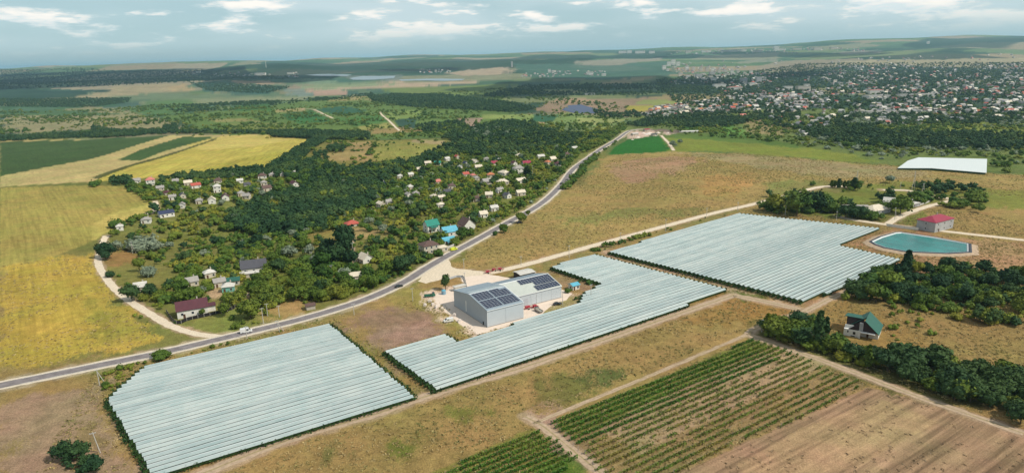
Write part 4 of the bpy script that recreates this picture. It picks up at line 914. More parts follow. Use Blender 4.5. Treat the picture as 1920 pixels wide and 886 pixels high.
for (px, py, w, roof, l_) in ((1190, 254, 12, 'white', 'pale roofed plant shed at the left of the quarry'), (1212, 246, 10, 'crimson', 'small dark red roofed quarry office behind the heaps'), (1226, 255, 9, 'darkgrey', 'low dark roofed shed in front of the big stone heap')):
    p = A1(px, py); house('shed', p, w * mpp(p), 8, 3.5, 1, roof, 'cream', R(20), l_, chim=False, cat='shed')

# ---------------------------------------------------------------- poles
def pole(px, py, top, label, lean=0., aframe=False, pylon=False, group='concrete power line poles', rz=None):
    p = A1(px, py); h = max(6., (py - top) * mpp(p) * 1.05); root = empty('power_pole', p, R(31) if rz is None else rz, label, 'power pole', group)
    if pylon:
        for sx_ in (-1, 1): b = MB(); b.tube((sx_ * 2.2, 0, 0), (0, 0, h), .2, .12, 6); b.build('leg', MT['conc'], root)
        b = MB(); b.tube((-1.1, 0, h * .5), (1.1, 0, h * .5), .09); b.build('brace', MT['conc'], root)
    else:
        b = MB(); b.tube((0, 0, 0), (lean * h, 0, h), .17, .11, 8); b.build('shaft', MT['conc'], root)
        if aframe: b = MB(); b.tube((2.0, .0, 0), (lean * h + .1, 0, h * .85), .15, .11, 8); b.build('brace', MT['conc'], root)
    b = MB(); b.box(lean * h - .9, -.06, h - .45, lean * h + .9, .06, h - .33); arm = b.build('crossarm', MT['metalg'], root)
    for s in (-.8, 0, .8): b = MB(); b.tube((lean * h + s, 0, h - .33), (lean * h + s, 0, h - .1), .05, .03, 6); b.build('insulator', MT['white'], arm)
pole(187, 722, 690, 'braced concrete pole at the left end of the lower left covered block', aframe=True)
pole(188, 848, 805, 'leaning concrete pole beside the bare strip at the lower left', lean=-.12)
pole(524, 622, 602, 'braced concrete pole between the road and the lower left covered block', lean=-.1, aframe=True)
pole(463, 634, 622, 'short pole behind the white van')
pole(494, 606, 576, 'thick white pole with a transformer above the roadside near the van')
pole(502, 592, 568, 'thin pole behind the thick white transformer pole'); pole(524, 594, 572, 'pole at the edge of the bare plot by the road')
pole(529, 558, 536, 'pole standing in the scrub above the bare plot'); pole(664, 590, 571, 'roadside pole at the left edge of the round brown plot')
pole(774, 564, 539, 'pole on the grass left of the warehouse drive')
pole(664, 497, 455, 'tall pole next to the narrow lane between the cottages'); pole(622, 515, 500, 'short pole left of the cream hipped cottage')
pole(585, 489, 475, 'short pole under the pale silver trees'); pole(249, 475, 453, 'pole with a slanting brace near the grey scrub by the dirt road', aframe=True)
for q, (a, c_, e_) in enumerate(((870, 503, 488), (977, 498, 484), (1067, 484, 460), (1163, 457, 436), (1248, 434, 411), (1325, 404, 391), (1383, 396, 379))):
    pole(a, c_, e_, f'pole beside the pale service road, {ordn(q)} from the warehouse junction')
pole(1472, 403, 383, 'pole in front of the willow at the top edge of the widest block', lean=.06); pole(1568, 413, 396, 'pole at the top right edge of the widest covered block')
pole(1605, 352, 321, 'tall A shaped pylon on the ridge behind the small poplars', pylon=True, group='A shaped pylons'); pole(1712, 356, 322, 'tall A shaped pylon at the far right beside the hill lane', pylon=True, group='A shaped pylons')
pole(1730, 364, 344, 'short A shaped pylon right of the hill lane', pylon=True, group='A shaped pylons'); pole(1677, 412, 389, 'braced pole by the yard lane above the pond', aframe=True); pole(1688, 354, 343, 'short pole left of the hill lane junction')
pole(999, 331, 311, 'pale pole beside the violet grey roofed village house'); pole(1055, 573, 545, 'pole at the right corner of the warehouse yard'); pole(1108, 560, 532, 'pole at the step of the middle covered block')
pole(1428, 622, 604, 'dark pole where the field track bends'); pole(872, 560 - 22, 510, 'lamp pole on the loading yard behind the warehouse')

# ---------------------------------------------------------------- vehicles
def vehicle(name, px, py, L_, Wd, Hh, col, kind, deg, label, cat, group=None):
    p = A1(px, py); root = empty(name, (p.x, p.y, p.z + .05), R(deg), label, cat, group)
    m_ = paint('body_paint', col); hl, hw = L_ / 2, Wd / 2
    prof = {'van': [(-hl, .35), (hl, .35), (hl, 1.0), (hl - .75, 1.15), (hl - 1.5, Hh), (-hl + .1, Hh), (-hl, Hh - .2)],
            'car': [(-hl, .3), (hl, .3), (hl, .75), (hl - .15, .85), (hl - 1.1, .95), (-hl + .5, .98), (-hl, .85)],
            'truck': [(-hl, .6), (hl, .5), (hl, 1.1), (hl - .3, 1.2), (hl - .45, Hh), (hl - 1.7, Hh), (hl - 1.75, .95), (-hl, .95)]}[kind]
    b = MB(); b.prism(prof, 'y', -hw, hw); me = b.mesh('body', m_)
    bm = bmesh.new(); bm.from_mesh(me); bmesh.ops.bevel(bm, geom=bm.edges[:], offset=.06, segments=2, affect='EDGES'); bm.to_mesh(me); bm.free(); link('body', me, root)
    if kind == 'car':
        b = MB(); b.add([(-hl + .5, -hw + .12, .96), (hl - 1.15, -hw + .12, .95), (hl - 1.15, hw - .12, .95), (-hl + .5, hw - .12, .96), (-hl + 1.0, -hw + .28, Hh - .06), (hl - 1.95, -hw + .28, Hh - .06), (hl - 1.95, hw - .28, Hh - .06), (-hl + 1.0, hw - .28, Hh - .06)],
                        [(0, 1, 5, 4), (1, 2, 6, 5), (2, 3, 7, 6), (3, 0, 4, 7), (4, 5, 6, 7)]); b.build('window', MT['glass'], root)
        b = MB(); b.box(-hl + 1., -hw + .28, Hh - .06, hl - 1.95, hw - .28, Hh); b.build('roof', m_, root)
    elif kind == 'van':
        b = MB(); b.add([(hl - .78, -hw + .12, 1.22), (hl - .78, hw - .12, 1.22), (hl - 1.44, hw - .16, Hh - .1), (hl - 1.44, -hw + .16, Hh - .1)], [(0, 1, 2, 3)]); o = b.raw('windscreen', MT['glass'], root); o.location = (.05, 0, .03)
        for s in (-1, 1): b = MB(); b.box(hl - 2.5, min(s * hw, s * (hw + .02)), 1.25, hl - 1.5, max(s * hw, s * (hw + .02)), Hh - .2); b.build('side_window', MT['glass'], root)
    else:
        b = MB(); b.box(hl - 1.6, -hw + .1, 1.25, hl - .4, hw - .1, Hh + .02); b.build('cab_window', MT['glass'], root)
        for s in (-1, 1): b = MB(); b.box(-hl, min(s * hw, s * (hw - .08)), .95, hl - 1.8, max(s * hw, s * (hw - .08)), 1.3); b.build('side_board', m_, root)
    for sx_ in (-.62, .62):
        for s in (-1, 1):
            b = MB(); b.tube((sx_ * hl, s * (hw - .2), .34), (sx_ * hl, s * (hw + .02), .34), .34, .34, 14); wo_ = b.build('wheel', MT['tyre'], root); b = MB(); b.tube((sx_ * hl, s * (hw + .02), .34), (sx_ * hl, s * (hw + .04), .34), .19, .17, 10); b.build('rim', MT['rim'], wo_)
    for s in (-1, 1):
        b = MB(); b.box(hl - .02, s * (hw - .35) - .16, .62, hl + .03, s * (hw - .35) + .16, .78); b.build('headlight', MT['lamp'], root)
        b = MB(); b.box(-hl - .03, s * (hw - .25) - .1, .65, -hl + .02, s * (hw - .25) + .1, .9); b.build('tail_light', MT['redlamp'], root)
    return root
vehicle('van', 462, 623, 5.2, 2., 2.2, (.75, .76, .77), 'van', 22, 'white delivery van driving on the asphalt road above the lower left block', 'van')
v_ = vehicle('parked_car', 748, 538, 4.5, 1.8, 1.45, (.02, .03, .03), 'car', 38, 'dark car on the main road left of the warehouse', 'car')
vehicle('van', 851, 469, 4.9, 1.9, 2.0, (.72, .78, .05), 'van', 40, 'bright yellow van on the road below the brown roofed houses', 'van')
vehicle('van', 841, 603, 4.6, 1.9, 1.9, (.78, .78, .76), 'van', 200, 'white van parked on the dry grass left of the warehouse yard', 'van')
vehicle('car', 974, 418, 4.4, 1.8, 1.5, (.02, .02, .03), 'car', 42, 'black car half hidden behind the roadside tree', 'car')
vehicle('car', 1053, 345, 4.4, 1.8, 1.5, (.03, .03, .04), 'car', 55, 'small dark car far up the main road', 'car')
vehicle('car', 1045, 571, 4.4, 1.8, 1.5, (.03, .03, .035), 'car', 20, 'dark car parked at the right corner of the warehouse', 'car')
vehicle('truck', 1010, 584, 5.2, 2., 2., (.35, .34, .3), 'truck', 120, 'grey flatbed truck parked in front of the recessed hall', 'truck')
vehicle('truck', 806, 556, 5.8, 2., 2.2, (.03, .14, .09), 'truck', 12, 'dark green truck on the grass left of the warehouse', 'truck')
# red farm machines
def machine(px, py, l_, deg, label, n=3):
    p = A1(px, py); root = empty('farm_machine', p, R(deg), label, 'farm machine', 'red farm machines'); m_ = MT['redp']
    b = MB(); b.box(-l_ / 2, -.08, .7, l_ / 2, .08, .95); b.box(-l_ / 2, -.9, .8, -l_ / 2 + .15, .9, .95); b.box(l_ / 2 - .15, -.9, .8, l_ / 2, .9, .95); b.build('frame', m_, root)
    b = MB(); b.prism([(-.6, .9), (.6, .9), (.8, 1.7), (-.8, 1.7)], 'x', -l_ * .3, l_ * .2); b.build('hopper', m_, root)
    for s in (-1, 1): b = MB(); b.tube((0, s * .95, .45), (0, s * 1.15, .45), .45, .45, 12); b.build('wheel', MT['tyre'], root)
    for q in range(n): b = MB(); x0 = -l_ / 2 + l_ * (q + .5) / n; b.tube((x0, 0, .8), (x0 + .3, 0, .1), .06); b.build('tine', m_, root)
MT['redp'] = paint('red_machine_paint', (.42, .03, .05))
machine(990, 579, 5, 28, 'long red machine against the corner of the front hall'); machine(1003, 577, 3.4, 34, 'shorter red machine right of the long red one')
machine(915, 512, 4, 20, 'leftmost rusty red implement behind the warehouse'); machine(926, 508, 3.5, 60, 'rusty red implement in the middle of those behind the warehouse'); machine(938, 507, 4, 10, 'rightmost rusty red implement behind the warehouse')
p = A1(832, 551); b = MB(); b.tube((0, 0, 0), (0, 0, 2.1), 1.2, 1.2, 16); tk = empty('water_tank', p, 0, 'blue grey water tank below the dark conifer', 'tank'); b.build('tank_body', mat('blue_tank', (.2, .33, .42), .5), tk); b = MB(); b.tube((0, 0, 2.1), (0, 0, 2.5), 1.2, .4, 16); b.build('lid', MT['roof_blue'], tk)
p = A1(732, 499); b = MB(); b.tube((0, 0, 0), (0, 0, 2.2), 1.7, 1.6, 16); tk = empty('water_tank', p, 0, 'turquoise water tank in the bushes above the road', 'tank'); b.build('tank_body', mat('turquoise_tank', (.02, .38, .28), .5), tk); b = MB(); b.tube((0, 0, 2.2), (0, 0, 2.7), 1.6, .5, 16); b.build('lid', MT['roof_teal'], tk)
for q, (px, py, l_) in enumerate(((806, 566, 'nearest the green truck'), (812, 572, 'in the middle of its row'), (797, 573, 'left of the row on the grass'), (818, 577, 'at the yard edge'), (852, 592, 'beside the parked white van'), (862, 603, 'on the dry grass below the van'))):
    p = A1(px, py); b = MB(); b.box(-.9, -.6, 0, .9, .6, .9); b.box(-.7, -.5, .9, .5, .5, 1.3); o = b.build('rubble_block', MT['chalk']); o.location = p; o.rotation_euler = (0, 0, q * .7); tag(o, 'pale stone block ' + l_, 'stone block', 'pale stone blocks left of the warehouse')
# ---------------------------------------------------------------- trees
def crown_mesh(name, m, shape, seed, quads, sub=2):
    """crown of unit height: a lumpy leafy core with loose leaf sprays standing out of it"""
    rs = random.Random(seed); mb = MB(); st = random.getstate(); random.seed(seed)
    if shape == 'poplar': blobs = [(rs.uniform(-.02, .02), rs.uniform(-.02, .02), z_, r_) for z_, r_ in ((.2, .09), (.34, .115), (.5, .12), (.66, .10), (.8, .07), (.92, .04))]
    elif shape == 'bush': blobs = [(rs.uniform(-.4, .4), rs.uniform(-.4, .4), rs.uniform(.28, .5), rs.uniform(.28, .42)) for _ in range(5)] + [(0, 0, .5, .42)]
    else:
        w = .34 if shape == 'round' else .26
        blobs = [(0, 0, .6, .33)] + [(w * math.cos(a) * rs.uniform(.5, 1), w * math.sin(a) * rs.uniform(.5, 1), rs.uniform(.38, .74), rs.uniform(.16, .26)) for a in [k * 1.05 + rs.random() for k in range(6)]] + [(rs.uniform(-.1, .1), rs.uniform(-.1, .1), .84, .15)]
    for (bx, by, bz, br) in blobs:
        bm = bmesh.new(); bmesh.ops.create_icosphere(bm, subdivisions=sub, radius=br * .86)
        for v_ in bm.verts:
            k = 1 + rs.uniform(-.2, .2); v_.co = Vector((v_.co.x * k + bx, v_.co.y * k + by, max(.02, v_.co.z * k * .9 + bz)))
        off = len(mb.v); mb.v += [tuple(v_.co) for v_ in bm.verts]; mb.f += [tuple(v_.index + off for v_ in f.verts) for f in bm.faces]; mb.mi += [0] * len(bm.faces); bm.free()
    for _ in range(quads):
        bx, by, bz, br = rs.choice(blobs); d = Vector((rs.gauss(0, 1), rs.gauss(0, 1), rs.gauss(.25, 1))).normalized()
        c = Vector((bx, by, bz)) + d * br * rs.uniform(.8, 1.32)
        if c.z < .03: continue
        nr_ = d + Vector((rs.gauss(0, .5), rs.gauss(0, .5), rs.gauss(0, .5)))
        mb.quad(c, rs.uniform(.03, .085) * (1.5 if quads < 60 else 1.), nr_)
    random.setstate(st)
    me = bpy.data.meshes.new(name); me.from_pydata(mb.v, [], mb.f); me.materials.append(m); return me
def trunk_mesh(shape):
    b = MB(); hgt = .3 if shape == 'poplar' else .5; b.tube((0, 0, -.05), (.01, 0, hgt), .03, .018, 7)
    for k in range(4): a = k * 1.6; b.tube((.01, 0, hgt * .75), (.2 * math.cos(a), .2 * math.sin(a), hgt + .15), .014, .006, 5)
    return b.mesh('trunk', MT['trunk'])
TRUNK = {s: trunk_mesh(s) for s in ('round', 'tall', 'poplar')}
NEARM = {}; FARM = {}
def near_mesh(kind, shape, i_):
    k = (kind, shape, i_)
    if k not in NEARM: NEARM[k] = crown_mesh('crown', MT[kind], shape, 11 + i_ * 7 + hash_(shape), 520)
    return NEARM[k]
def hash_(s): return sum(map(ord, s))
def tree(px, py, hp, kind, shape, label, group=None, wide=1., at_=None, hm=None, nm_=None):
    p = at_ if at_ is not None else A1(px, py); h = hm or hp * mpp(p); nm = {'poplar': 'poplar_tree', 'bush': 'bush', 'round': 'leafy_tree', 'tall': 'leafy_tree'}[shape]
    root = empty(nm_ or nm, p, random.random() * 6.28, label, {'poplar': 'poplar', 'bush': 'bush'}.get(shape, 'tree'), group)
    c = link('crown', near_mesh(kind, shape, random.randrange(4)), root); c.scale = (h * wide, h * wide, h)
    if shape != 'bush': tr_ = link('trunk', TRUNK[shape], root); tr_.scale = (h, h, h)
    return root
TL = '''944,436,16,mid,round,rounded roadside tree, second of the row beside the main road,1.1
929,441,9,mid,bush,small round bush at the near end of the roadside row,1
976,418,20,mid,round,largest tree of the roadside row beside the black car,1.1
990,404,10,mid,round,small tree at the far end of the roadside row,1
836,543,30,dark,tall,dark conifer like tree on the grass left of the warehouse,.7
199,486,32,dark,round,large dark round tree at the bend of the pale dirt road,1.1
248,564,32,dark,round,dark broad tree above the lower curve of the dirt road,1.2
222,470,20,silver,round,silvery round tree near the top of the dirt road,1
266,470,30,silver,bush,wide grey olive thicket below the hamlet,1.5
289,474,16,silver,round,small silvery tree right of the wide grey thicket,1
275,518,22,silver,bush,silvery bush in the middle of the scrub slope,1.2
205,520,14,dark,bush,small dark bush beside the grass right of the dirt road,1
262,508,26,mid,round,mid green tree left of the silvery bush,1
470,596,36,mid,round,broad green tree at the right end of the black fence,1.2
422,592,26,mid,round,green tree behind the right corner of the black fence,1
442,615,14,mid,bush,small round bush on the grass above the white van,1
436,599,10,mid,bush,low bush near the end of the black fence,1
456,606,9,mid,bush,tiny bush between the round trees and the road,1
330,606,6,mid,bush,tiny bush at the front corner of the black fence,1
380,592,14,mid,tall,small slim tree inside the black fence,1
648,478,56,dark,tall,tall dark tree standing over the village lane,.8
630,498,40,dark,round,dark massive tree left of the village lane,1.2
614,476,30,dark,round,dark round tree above the meadow edge,1.1
660,500,34,dark,round,dark tree between the lane and the pale gabled cottage,1
603,505,34,mid,round,large green tree below the dark massive ones,1.2
545,482,22,silver,round,wide silvery willow left of the pair in the scrub,1.4
581,480,22,silver,tall,slim silvery willow right of the pair in the scrub,1
524,512,28,dark,round,bluish dark tree right of the dark grey roofed house,1.1
592,560,24,mid,round,round green tree above the bare plot,1.1
630,560,26,scrub,round,bright green tree above the roadside,1.2
700,540,26,mid,round,green tree near the roadside below the turquoise tank,1.1
757,512,34,dark,round,dark tree left of the brown hipped house,1.2
770,485,30,mid,round,green tree behind the brown hipped house,1
826,465,18,scrub,round,yellow green tree between the blue roofs,1
868,448,22,mid,round,round green tree below the steep brown roofed house,1.3
822,480,15,mid,bush,clipped round bush by the pale roadside fence,1
805,485,12,mid,bush,small bush in front of the brown hipped house,1
988,330,20,dark,poplar,dark conifer beside the pale village pole,2.2
992,333,17,dark,poplar,shorter dark conifer right of the other one,2.2
1494,404,42,mid,round,big round willow at the upper edge of the widest block,1.3
1452,398,34,scrub,round,bright green tree left of the big willow,1.1
1530,398,40,dark,tall,dark slender tree right of the big willow,1
1660,395,20,mid,bush,bush against the wall of the cream hipped house,1.3
1631,410,18,mid,bush,broad bush in front of the grey walled house,1.4
1608,410,24,dark,round,dark tree left of the grey walled house,1.4
1585,408,24,dark,round,dark tree at the lane end,1.4
1688,400,34,mid,round,green tree in front of the pale steep roofed house,1.3
1657,380,18,dark,round,dark tree behind the cream hipped house,1.3
1698,520,54,dark,poplar,dark poplar at the lower corner of the widest block,1.1
1716,514,24,yellow,round,yellow green tree right of the dark poplar,1
1533,656,80,dark,poplar,tallest dark poplar left of the green roofed house,.8
1547,640,50,dark,poplar,shorter poplar just behind the tallest one,.85
1438,626,42,yellow,poplar,yellow green poplar where the field track bends,1.05
1452,632,34,mid,round,green tree right of the yellow green poplar,1.3
1476,640,36,mid,round,broad green tree in the hedge below the field track,1.4
1505,648,34,dark,round,dark broad tree left of the tallest poplar,1.4
1569,660,34,mid,round,green tree right of the tallest poplar,1.3
1598,672,30,dark,round,dark tree in front of the green roofed house,1.3
1626,690,48,mid,poplar,slender tree in front of the green roofed house,.9
1500,602,22,dark,bush,dark bush beside the field track,1.4
1642,566,36,mid,round,green tree at the left tip of the wooded patch by the house,1.3
1604,560,34,dark,round,dark tree near the left tip of the wooded patch,1.3
1622,545,34,mid,round,bright round tree above the pale track,1.3
1668,545,38,scrub,round,yellowish round tree in the wooded patch above the villa,1.3
176,890,34,dark,round,dark tree in the lower left corner by the bare strip,1.2
301,672,18,mid,bush,bluish green bush between the road and the covered block,1.5
200,722,10,mid,bush,small bush at the base of the braced left pole,1.3
1559,351,14,mid,poplar,leftmost of the small poplars on the ridge,1.5
1565,351,13,mid,poplar,second small poplar from the left on the ridge,1.5
1573,353,19,dark,poplar,tall third poplar from the left on the ridge,1.6
1583,352,14,mid,poplar,fourth small poplar from the left on the ridge,1.5
1589,352,14,mid,poplar,fifth small poplar from the left on the ridge,1.5
1601,356,24,dark,poplar,dark poplar next to the tall ridge pylon,1.7
1608,357,16,mid,round,round tree at the foot of the tall ridge pylon,1
1668,343,14,silver,round,silvery round bush on the far ridge at the right,1.4
1275,270,9,silver,round,silvery tree left of the pair behind the green crop,1.3
1262,276,12,silver,round,silvery tree beside the quarry path,1.2
1092,258,10,mid,tall,single tree at the hill road shoulder,1'''
for ln in TL.split('\n'):
    a = ln.split(','); px, py, hp, kind, shape = float(a[0]), float(a[1]), float(a[2]), a[3], a[4]
    tree(px, py, hp, kind, shape, ','.join(a[5:-1]), None, float(a[-1]))

def far_protos(kind, shapes, quads=34, sub=1):
    c = bpy.data.collections.new('sources_' + kind)
    for i_ in range(5):
        sh = shapes[i_ % len(shapes)]; o = bpy.data.objects.new(sh + '_source', crown_mesh('foliage', MT[kind], sh, 50 + i_ * 3 + hash_(kind), quads, sub)); c.objects.link(o)
    return c
PROTO = {'dark': far_protos('dark', ['round', 'tall', 'round']), 'mid': far_protos('mid', ['round', 'bush', 'round']), 'scrub': far_protos('scrub', ['bush', 'round', 'bush']),
         'silver': far_protos('silver', ['round', 'bush']), 'yellow': far_protos('yellow', ['bush', 'round'])}
def scatter(name, coll, pts, hs_, wide=1.15):
    if not len(pts): return
    n = len(pts); me = bpy.data.meshes.new(name); me.vertices.add(n); me.vertices.foreach_set('co', np.asarray(pts, np.float32).ravel())
    a = me.attributes.new('size', 'FLOAT_VECTOR', 'POINT'); sc_ = np.stack([hs_ * wide, hs_ * wide, hs_], 1) * rng.uniform(.85, 1.15, (n, 3)); a.data.foreach_set('vector', sc_.astype(np.float32).ravel())
    a = me.attributes.new('turn', 'FLOAT_VECTOR', 'POINT'); tv = np.zeros((n, 3)); tv[:, 2] = rng.uniform(0, 6.28, n); a.data.foreach_set('vector', tv.astype(np.float32).ravel())
    o = link(name, me); ng = bpy.data.node_groups.new(name, 'GeometryNodeTree')
    ng.interface.new_socket('Geometry', in_out='INPUT', socket_type='NodeSocketGeometry'); ng.interface.new_socket('Geometry', in_out='OUTPUT', socket_type='NodeSocketGeometry')
    gi = N(ng, 'NodeGroupInput'); g_o = N(ng, 'NodeGroupOutput'); ip = N(ng, 'GeometryNodeInstanceOnPoints'); ci = N(ng, 'GeometryNodeCollectionInfo')
    ci.inputs[0].default_value = coll; ci.inputs['Separate Children'].default_value = True; ci.inputs['Reset Children'].default_value = True
    na_ = N(ng, 'GeometryNodeInputNamedAttribute', data_type='FLOAT_VECTOR'); na_.inputs[0].default_value = 'size'
    nb_ = N(ng, 'GeometryNodeInputNamedAttribute', data_type='FLOAT_VECTOR'); nb_.inputs[0].default_value = 'turn'
    L(ng, gi.outputs[0], ip.inputs['Points']); L(ng, ci.outputs[0], ip.inputs['Instance']); ip.inputs['Pick Instance'].default_value = True
    L(ng, nb_.outputs[0], ip.inputs['Rotation']); L(ng, na_.outputs[0], ip.inputs['Scale']); L(ng, ip.outputs[0], g_o.inputs[0])
    md = o.modifiers.new('scatter', 'NODES'); md.node_group = ng; o['kind'] = 'stuff'
    return o
HP = np.array([[a, b_, c] for a, b_, c in HOUSEP])
def poly_points(px, spacing, clear=True, thin=0., nscale=60., cut=.0):
    P = polyw(px); x0, y0 = P.min(0); x1, y1 = P.max(0); nx_ = int((x1 - x0) / spacing) + 1; ny_ = int((y1 - y0) / spacing) + 1
    gx, gy = np.meshgrid(x0 + np.arange(nx_) * spacing, y0 + np.arange(ny_) * spacing); gx = (gx + rng.uniform(-.5, .5, gx.shape) * spacing * 2.).ravel(); gy = (gy + rng.uniform(-.5, .5, gy.shape) * spacing * 2.).ravel()
    k = inpoly(gx, gy, P) & (rng.random(len(gx)) > thin)
    if cut: k &= vn(gx / nscale, gy / nscale, 61) * .65 + vn(gx / nscale * 3.3, gy / nscale * 3.3, 62) * .35 > cut
    gx, gy = gx[k], gy[k]
    if clear and len(gx):
        k = segdist(gx, gy, MAINW) > 7.5
        for key, q in DW.items(): k &= segdist(gx, gy, q) > DWID[key] * .5 + 2.2
        near_ = np.hypot(gx, gy) < 1500
        if near_.any():
            D_ = np.hypot(gx[:, None] - HP[None, :, 0], gy[:, None] - HP[None, :, 1]); 
            # keep the line of sight of each house a little open on the camera side
            hx = HP[:, 0] * (1 - 8 / np.hypot(HP[:, 0], HP[:, 1])); hy = HP[:, 1] * (1 - 8 / np.hypot(HP[:, 0], HP[:, 1]))
            D2 = np.hypot(gx[:, None] - hx[None], gy[:, None] - hy[None])
            k &= (np.minimum(D_, D2) > HP[None, :, 2] * .68 + .8).all(1)
        gx, gy = gx[k], gy[k]
    return np.column_stack([gx, gy, terrain(gx, gy) - .15]) if len(gx) else np.zeros((0, 3))
BAG = {}
def plant(key, px, spacing, hmin, hmax, **k):
    p = poly_points(px, spacing, **k); h = hmin * .85 + (hmax * 1.12 - hmin * .85) * rng.random(len(p)) ** 1.5; BAG.setdefault(key, []).append((p, h))
def minus(polys, pts, h):
    k = np.ones(len(pts), bool)
    for q in polys: k &= ~inpoly(pts[:, 0], pts[:, 1], polyw(q))
    return pts[k], h[k]
CLEAR = [[(1676, 322), (1690, 300), (1722, 292), (1860, 296), (1860, 334), (1747, 326)], [(205, 472), (258, 474), (325, 505), (330, 526), (250, 540), (208, 508)], [(574, 443), (625, 432), (655, 441), (650, 453), (602, 458)], [(505, 580), (540, 560), (570, 565), (575, 578), (545, 594), (510, 592)],
         [(660, 430), (704, 436), (700, 448), (664, 448)], [(380, 548), (405, 540), (425, 545), (420, 565), (395, 568)], [(452, 550), (490, 545), (495, 555), (455, 562)], [(312, 585), (331, 607), (400, 592), (436, 578), (425, 566), (330, 566)]]
VILL = [(203, 470), (212, 455), (250, 440), (270, 420), (292, 400), (240, 352), (330, 337), (560, 325), (600, 345), (720, 330), (790, 298), (850, 283), (1000, 278), (1092, 282), (1062, 330), (1020, 368), (985, 390), (900, 436), (820, 482), (760, 512), (640, 563), (560, 586), (505, 592), (440, 575), (330, 570), (300, 590), (240, 550), (208, 510)]
plant('scrub', VILL, 5.6, 2., 4.8, thin=.12, cut=.36); plant('mid', VILL, 9.5, 3., 7, thin=.3); plant('dark', VILL, 17, 4, 8.5, thin=.4); plant('silver', VILL, 30, 3, 6.5, thin=.35); plant('yellow', VILL, 30, 2.5, 5, thin=.45)
VL2 = [(300, 560), (500, 500), (600, 480), (740, 480), (760, 512), (640, 562), (500, 575), (440, 570), (330, 572)]
plant('mid', VL2, 6.5, 3.5, 7.5, thin=.25); plant('scrub', VL2, 5.5, 2.5, 5, thin=.3)
FOR1 = [(508, 332), (570, 300), (640, 318), (760, 306), (850, 272), (960, 240), (1090, 256), (1060, 276), (980, 284), (850, 292), (735, 332), (700, 380), (640, 405), (600, 432), (480, 442), (430, 424), (445, 392), (500, 372), (590, 352)]
plant('dark', FOR1, 5., 5, 9, thin=.1); plant('mid', FOR1, 8.5, 4, 9, thin=.3, cut=.4, nscale=60.); plant('scrub', FOR1, 13, 4, 7, thin=.3, cut=.5, nscale=50.)
plant('dark', [(420, 400), (500, 375), (600, 350), (690, 345), (705, 380), (640, 410), (560, 440), (430, 430)], 5, 6, 9, thin=.2)
plant('dark', [(505, 320), (592, 262), (616, 260), (545, 322)], 4.5, 6, 9); plant('dark', [(505, 250), (600, 249), (692, 252), (690, 263), (616, 262), (508, 257)], 5, 7, 10)
plant('dark', [(0, 258), (172, 250), (300, 246), (505, 249), (505, 252), (320, 251), (172, 258), (0, 266)], 6, 5, 9, thin=.25); plant('dark', [(302, 338), (400, 326), (505, 317), (540, 323), (505, 332), (400, 340)], 4.5, 5, 8)
plant('dark', [(172, 240), (225, 246), (300, 244), (260, 256), (172, 260)], 7, 5, 9); plant('dark', [(308, 237), (330, 235), (334, 245), (306, 248)], 6, 6, 10)
plant('mid', [(172, 345), (186, 342), (190, 350), (172, 352)], 5, 4, 6); plant('dark', [(205, 336), (246, 333), (250, 350), (212, 348)], 5, 4, 7)
plant('mid', [(230, 350), (245, 350), (290, 375), (286, 390), (270, 372)], 5, 4, 6); plant('mid', [(190, 440), (215, 428), (262, 403), (288, 392), (285, 404), (255, 425), (210, 445)], 5, 4, 7)
BR = [(566, 300), (618, 264), (690, 262), (720, 290), (760, 302), (660, 312), (600, 306)]
plant('mid', BR, 12, 2, 7, thin=.2, cut=.5, nscale=25.); plant('dark', [(618, 278), (645, 278), (645, 286), (618, 286)], 6, 6, 9); plant('dark', [(590, 292), (612, 288), (612, 302), (590, 302)], 7, 5, 8); plant('mid', [(690, 262), (836, 264), (838, 274), (760, 302), (700, 300)], 30, 3, 6)
# roadside trees and thickets
RS = [(1048, 362), (1058, 345), (1080, 318), (1108, 298), (1125, 292), (1100, 312), (1095, 330), (1068, 352)]
plant('mid', RS, 4.6, 4, 6.5, clear=True); plant('mid', [(1075, 280), (1120, 262), (1165, 236), (1175, 240), (1140, 266), (1100, 288)], 6, 4, 7); plant('scrub', [(1012, 262), (1090, 248), (1165, 240), (1120, 268), (1060, 282), (1010, 276)], 6, 3, 6, thin=.1); plant('dark', [(1040, 262), (1150, 246), (1090, 276), (1050, 280)], 9, 5, 8, thin=.2)
plant('mid', [(1108, 292), (1140, 275), (1160, 262), (1156, 268), (1128, 288), (1115, 298)], 5, 3, 5)
plant('silver', [(975, 396), (1020, 362), (1044, 332), (1050, 340), (1028, 366), (985, 396)], 8, 3, 5)
STR = [(185, 700), (265, 672), (300, 660), (400, 640), (470, 630), (600, 594), (600, 600), (470, 638), (290, 678), (230, 712)]
plant('scrub', STR, 3.2, .8, 2., thin=.35); plant('mid', STR, 5, 1., 2.6, thin=.4)
plant('scrub', [(185, 706), (262, 672), (278, 676), (205, 738), (198, 735)], 2.6, .8, 2.2, thin=.2)
plant('mid', [(1035, 493), (1060, 486), (1130, 463), (1250, 428), (1384, 390), (1390, 396), (1250, 434), (1138, 466), (1110, 472)], 6, 1.2, 3, thin=.5)
plant('mid', [(1110, 473), (1128, 464), (1200, 443), (1215, 441), (1138, 468)], 3.4, 2, 4)
plant('mid', [(1054, 540), (1080, 520), (1120, 535), (1092, 550), (1085, 564), (1068, 556)], 5.5, 1.2, 3, thin=.3)
plant('scrub', [(868, 600), (880, 598), (912, 622), (868, 634), (855, 628)], 5, .4, 1.0, thin=.5)
plant('scrub', [(440, 612), (500, 600), (700, 548), (760, 518), (765, 526), (700, 554), (500, 606)], 4, .8, 2.2, thin=.3); plant('mid', [(640, 560), (700, 535), (780, 500), (790, 504), (760, 520), (700, 548)], 5, 1.5, 3.5, thin=.2)
